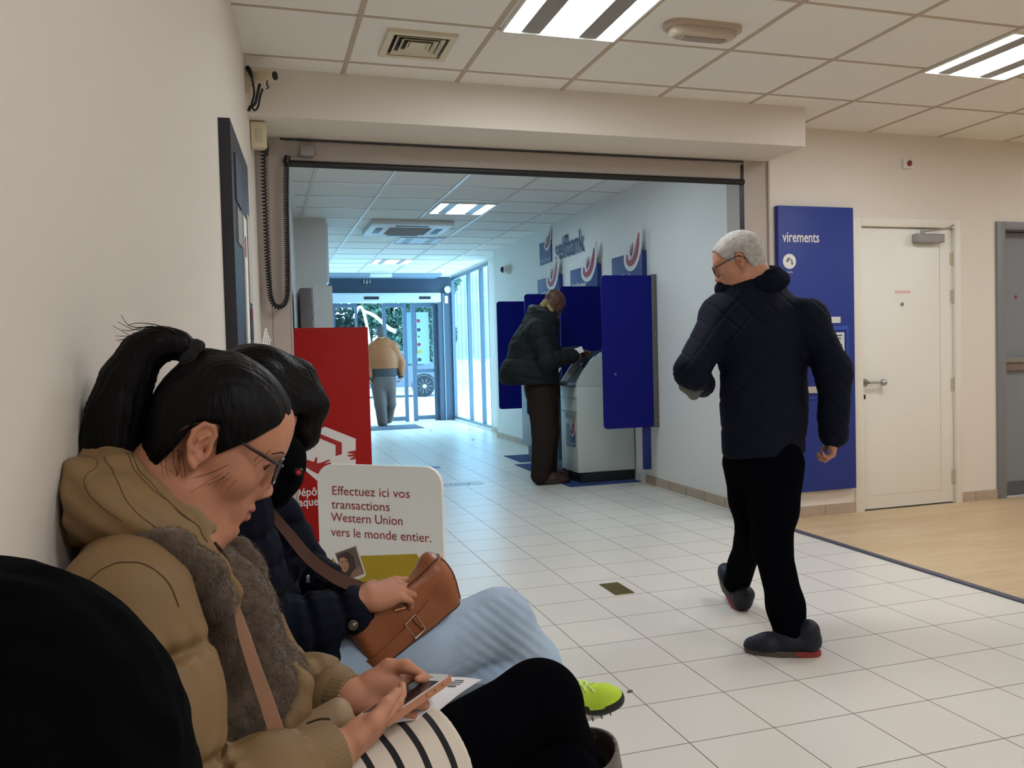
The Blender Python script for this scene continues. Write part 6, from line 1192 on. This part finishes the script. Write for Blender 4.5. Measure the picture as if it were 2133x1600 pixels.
dress_shoe(A(1660, 1357, 2.775)*V(1, 1, 0)+V(0, 0, .0), frame_axes(V(-.86, .52, 0), (0, 0, 1)), P1); fl = unit(V(.16, .80, .56)); dress_shoe(A(1530, 1252, 3.42)*1.0, frame_axes(fl, (.1, -.4, .9)), P1)
# ================================================================ CUSTOMER AT THE MACHINE
YB = 7.40
P2 = root('person', (2.55, YB, 0), 'bald man in a dark padded jacket using the pale bank machine', 'person'); M_jb = mat('jacket_charcoal_green', (24, 28, 30), .75, spec=.2, bump=.1, bscale=300); M_tb = mat('trousers_dark_brown', (44, 36, 32), .9, spec=.1)
B = lambda px, py, y=YB: onY(px, py, y); Rb = frame_axes(V(.80, .10, -.55), (0, 0, 1)); Ob = B(1153, 632); hb = lambda x, y, z: Ob+Rb@V(x, y, z)
nb_ = B(1132, 660); shn, eln, wrn = B(1118, 690, 7.22), B(1140, 752, 7.14), B(1192, 742, 7.20); shf, elf, wrf = B(1125, 690, 7.58), B(1158, 745, 7.62), B(1200, 735, 7.42)
s = S(); head_shape(s, Ob, Rb, 1.06, male=True); s.at((0, 0, 0)); s.cap(hb(-.035, 0, -.05), nb_, .062, .07, .03); s.cap(nb_, B(1118, 790), .10, .14, .05); 
for a, b, c in ((shn, eln, wrn), (shf, elf, wrf)): s.cap(nb_, a, .07, .06, .04); s.chain([a, b, c], [.06, .05, .034], .02)
for y in (7.30, 7.48): s.chain([B(1128, 800, y), B(1135+4*(y > 7.4), 900, y), B(1126+12*(y > 7.4), 985, y)], [.09, .06, .045], .02)
hand_shape(s, wrn, unit(V(.95, .2, -.1)), unit(V(0, -.9, .4)), [(35, 50, 35)]*4, [(.016, -.028, .0), (.044, -.042, -.012), (.066, -.038, -.026), (.082, -.026, -.036)], 1.0); hand_shape(s, wrf, unit(V(.95, -.2, -.1)), unit(V(0, .8, .5)), [(30, 45, 30)]*4, [(.016, -.028, .0), (.044, -.042, -.012), (.066, -.038, -.026), (.082, -.026, -.036)], 1.0, left=True)
sobj('body', s, .006, M_skind, P2)
s = S(); s.chain([B(1128, 672), B(1112, 730), B(1108, 770)], [.17, .225, .235], .05, flat=((0, 1, 0), 1.0)); s.cap(B(1108, 770), B(1112, 812), .235, .25, .04); s.ell(B(1078, 780), (.17, .22, .16), .08); s.cap(shn, shf, .11, .11, .06); s.chain([shn, eln, wrn], [.105, .090, .066], .03); s.chain([shf, elf, wrf], [.105, .090, .066], .03)
s.cut(lambda P: (B(1112, 804)[2]+.02-.18*np.clip(P[:, 0]-2.55, -.3, .1)*0)-P[:, 2], .006)
s.disp = puffer([([B(1128, 640), B(1108, 830)], .32), ([shn, eln, wrn], .16), ([shf, elf, wrf], .16)], .085, .006, .0025, width=.012); sobj('jacket', s, .008, M_jb, P2)
cB = B(1131, 654); s = S(); s.chain([cB+V(.105*math.cos(t), .10*math.sin(t), -.045*math.cos(t)) for t in np.linspace(0, 2*math.pi, 15)], .036, .03); sobj('collar', s, .007, mat('collar_dark', (26, 28, 30), .6), P2)
s = S(); s.chain([B(1130, 636, 7.31), B(1136, 630, 7.38), B(1146, 648, 7.30), B(1160, 662, 7.34)], [.028, .028, .026, .022], .02); sobj('scarf', s, .006, mat('scarf_ochre', (150, 130, 78), .8), P2)
s = S(); s.cap(B(1126, 790), B(1130, 815), .17, .17, .04); s.chain([B(1124, 815, 7.29), B(1132, 900, 7.29), B(1126, 990, 7.29)], [.125, .105, .092], .03); s.chain([B(1138, 815, 7.50), B(1142, 900, 7.50), B(1140, 988, 7.50)], [.12, .098, .088], .03); s.disp = lambda P: .007*noise(P*V(1, 1, .6), 11, 5, 82); sobj('trousers', s, .008, M_tb, P2)
for px, py, y in ((1124, 1003, 7.27), (1136, 996, 7.50)):
    p = onZ(px, py, 0); O = V(p[0], y, 0); R = frame_axes((1, .05, 0), (0, 0, 1)); s = S(); s.at(O, R); s.chain([(-.04, 0, .06), (.06, 0, .055), (.17, 0, .032), (.21, 0, .028)], [.05, .046, .040, .026], .03); s.cut(lambda P: .004-P[:, 2], .004); sobj('shoe', s, .006, mat('shoe_brown', (58, 38, 34), .35), P2)
g = G(); c = B(1203, 731, 7.22); g.rbox(c, (.058, .002, .030), .001, np.array([[.96, 0, -.28], [.1, .9, .3], [.28, -.4, .87]])); tag(obj('paper_slip', g, M_paper), 'white paper slip in the hands of the man at the machine', 'paper')
# ================================================================ MAN LEAVING THROUGH THE DOORS
YF = 14.9
P3 = root('person', (2.17, YF, 0), 'man in a tan jacket and grey trousers leaving towards the glass doors', 'person'); F = lambda px, py, y=YF: onY(px, py, y)
Rf = frame_axes(V(-.1, 1, -.1), (0, 0, 1)); Of = F(794, 696); nf = F(796, 712); s = S(); head_shape(s, Of, Rf, 1.0, male=True); s.at((0, 0, 0)); s.cap(Of+V(0, -.02, -.05), nf, .055, .06, .03); s.cap(nf-V(0, 0, .06), F(798, 775), .08, .11, .05)
shl, ell_, wrl = F(778, 724), F(766, 757), F(768, 784, 14.8); shr_, elr_, wrr_ = F(818, 724), F(834, 755), F(835, 780)
for a, b, c in ((shl, ell_, wrl), (shr_, elr_, wrr_)): s.cap(nf-V(0, 0, .05), a-V(0, 0, .03), .05, .05, .04); s.chain([a-V(0, 0, .03), b, c], [.05, .045, .035], .02)
hand_shape(s, wrr_, (-.05, .1, -1), (.9, 0, 0), [(30, 45, 30)]*4, [(.016, -.028, .0), (.044, -.042, -.012), (.066, -.038, -.026), (.082, -.026, -.036)], 1.05); hand_shape(s, wrl, (.0, .1, -1), (-.9, 0, 0), [(30, 45, 30)]*4, [(.016, -.028, .0), (.044, -.042, -.012), (.066, -.038, -.026), (.082, -.026, -.036)], 1.05, left=True)
s.chain([F(790, 800), F(793, 842), F(797, 878)], [.07, .05, .04], .02); s.chain([F(808, 800), F(813, 842, 15.0), F(808, 870, 15.2)], [.07, .05, .04], .02); sobj('body', s, .008, mat('skin_ruddy', (190, 134, 108)), P3)
s = S(); hair_cap(s, Of, Rf, 1.0, .012, low=-.06); sobj('hair', s, .007, mat('hair_dark_grey', (78, 78, 80), .7, var=.2, vscale=60), P3)
s = S(); s.chain([F(797, 726), F(798, 750), F(798, 772)], [.20, .255, .265], .05, flat=((0, 1, 0), .7)); s.cap(shl, shr_, .09, .09, .05); s.cut(lambda P: F(798, 768)[2]-P[:, 2], .006); s.chain([shl, ell_, wrl], [.095, .085, .062], .03); s.chain([shr_, elr_, wrr_], [.095, .085, .062], .03); s.disp = lambda P: .008*noise(P, 12, 5, 91); sobj('jacket', s, .010, mat('jacket_tan', (140, 80, 38), .7), P3)
s = S(); s.chain([F(798, 766), F(799, 780)], [.255, .245], .02, flat=((0, 1, 0), .68)); s.cut(lambda P: P[:, 2]-F(798, 767)[2], .006); s.cut(lambda P: F(798, 784)[2]-P[:, 2], .006); sobj('waistband', s, .009, mat('rib_dark', (52, 48, 50), .8), P3)
for a, b in ((wrl, ell_), (wrr_, elr_)): d = unit(a-b); s = S(); s.cap(a-d*.03, a+d*.015, .066, .058, .01); sobj('cuff', s, .009, mat('rib_dark', (52, 48, 50)), P3)
s = S(); s.cap(F(798, 780), F(798, 796), .225, .21, .04, flat=((0, 1, 0), .68)); s.chain([F(788, 796), F(793, 842), F(797, 880)], [.135, .108, .092], .03); s.chain([F(809, 796), F(813, 842, 15.0), F(808, 872, 15.2)], [.135, .105, .088], .03); s.disp = lambda P: .008*noise(P*V(1, 1, .6), 10, 5, 92); sobj('trousers', s, .010, mat('trousers_taupe', (86, 72, 68), .8), P3)
for p in (onZ(797, 887, 0), onZ(808, 880, 0)): s = S(); s.chain([p+V(.01, -.02, .06), p+V(0, .12, .04), p+V(0, .2, .03)], [.05, .045, .03], .03); s.cut(lambda P: .010-P[:, 2], .004); sobj('shoe', s, .008, mat('shoe_dark_brown', (44, 36, 36), .4), P3)
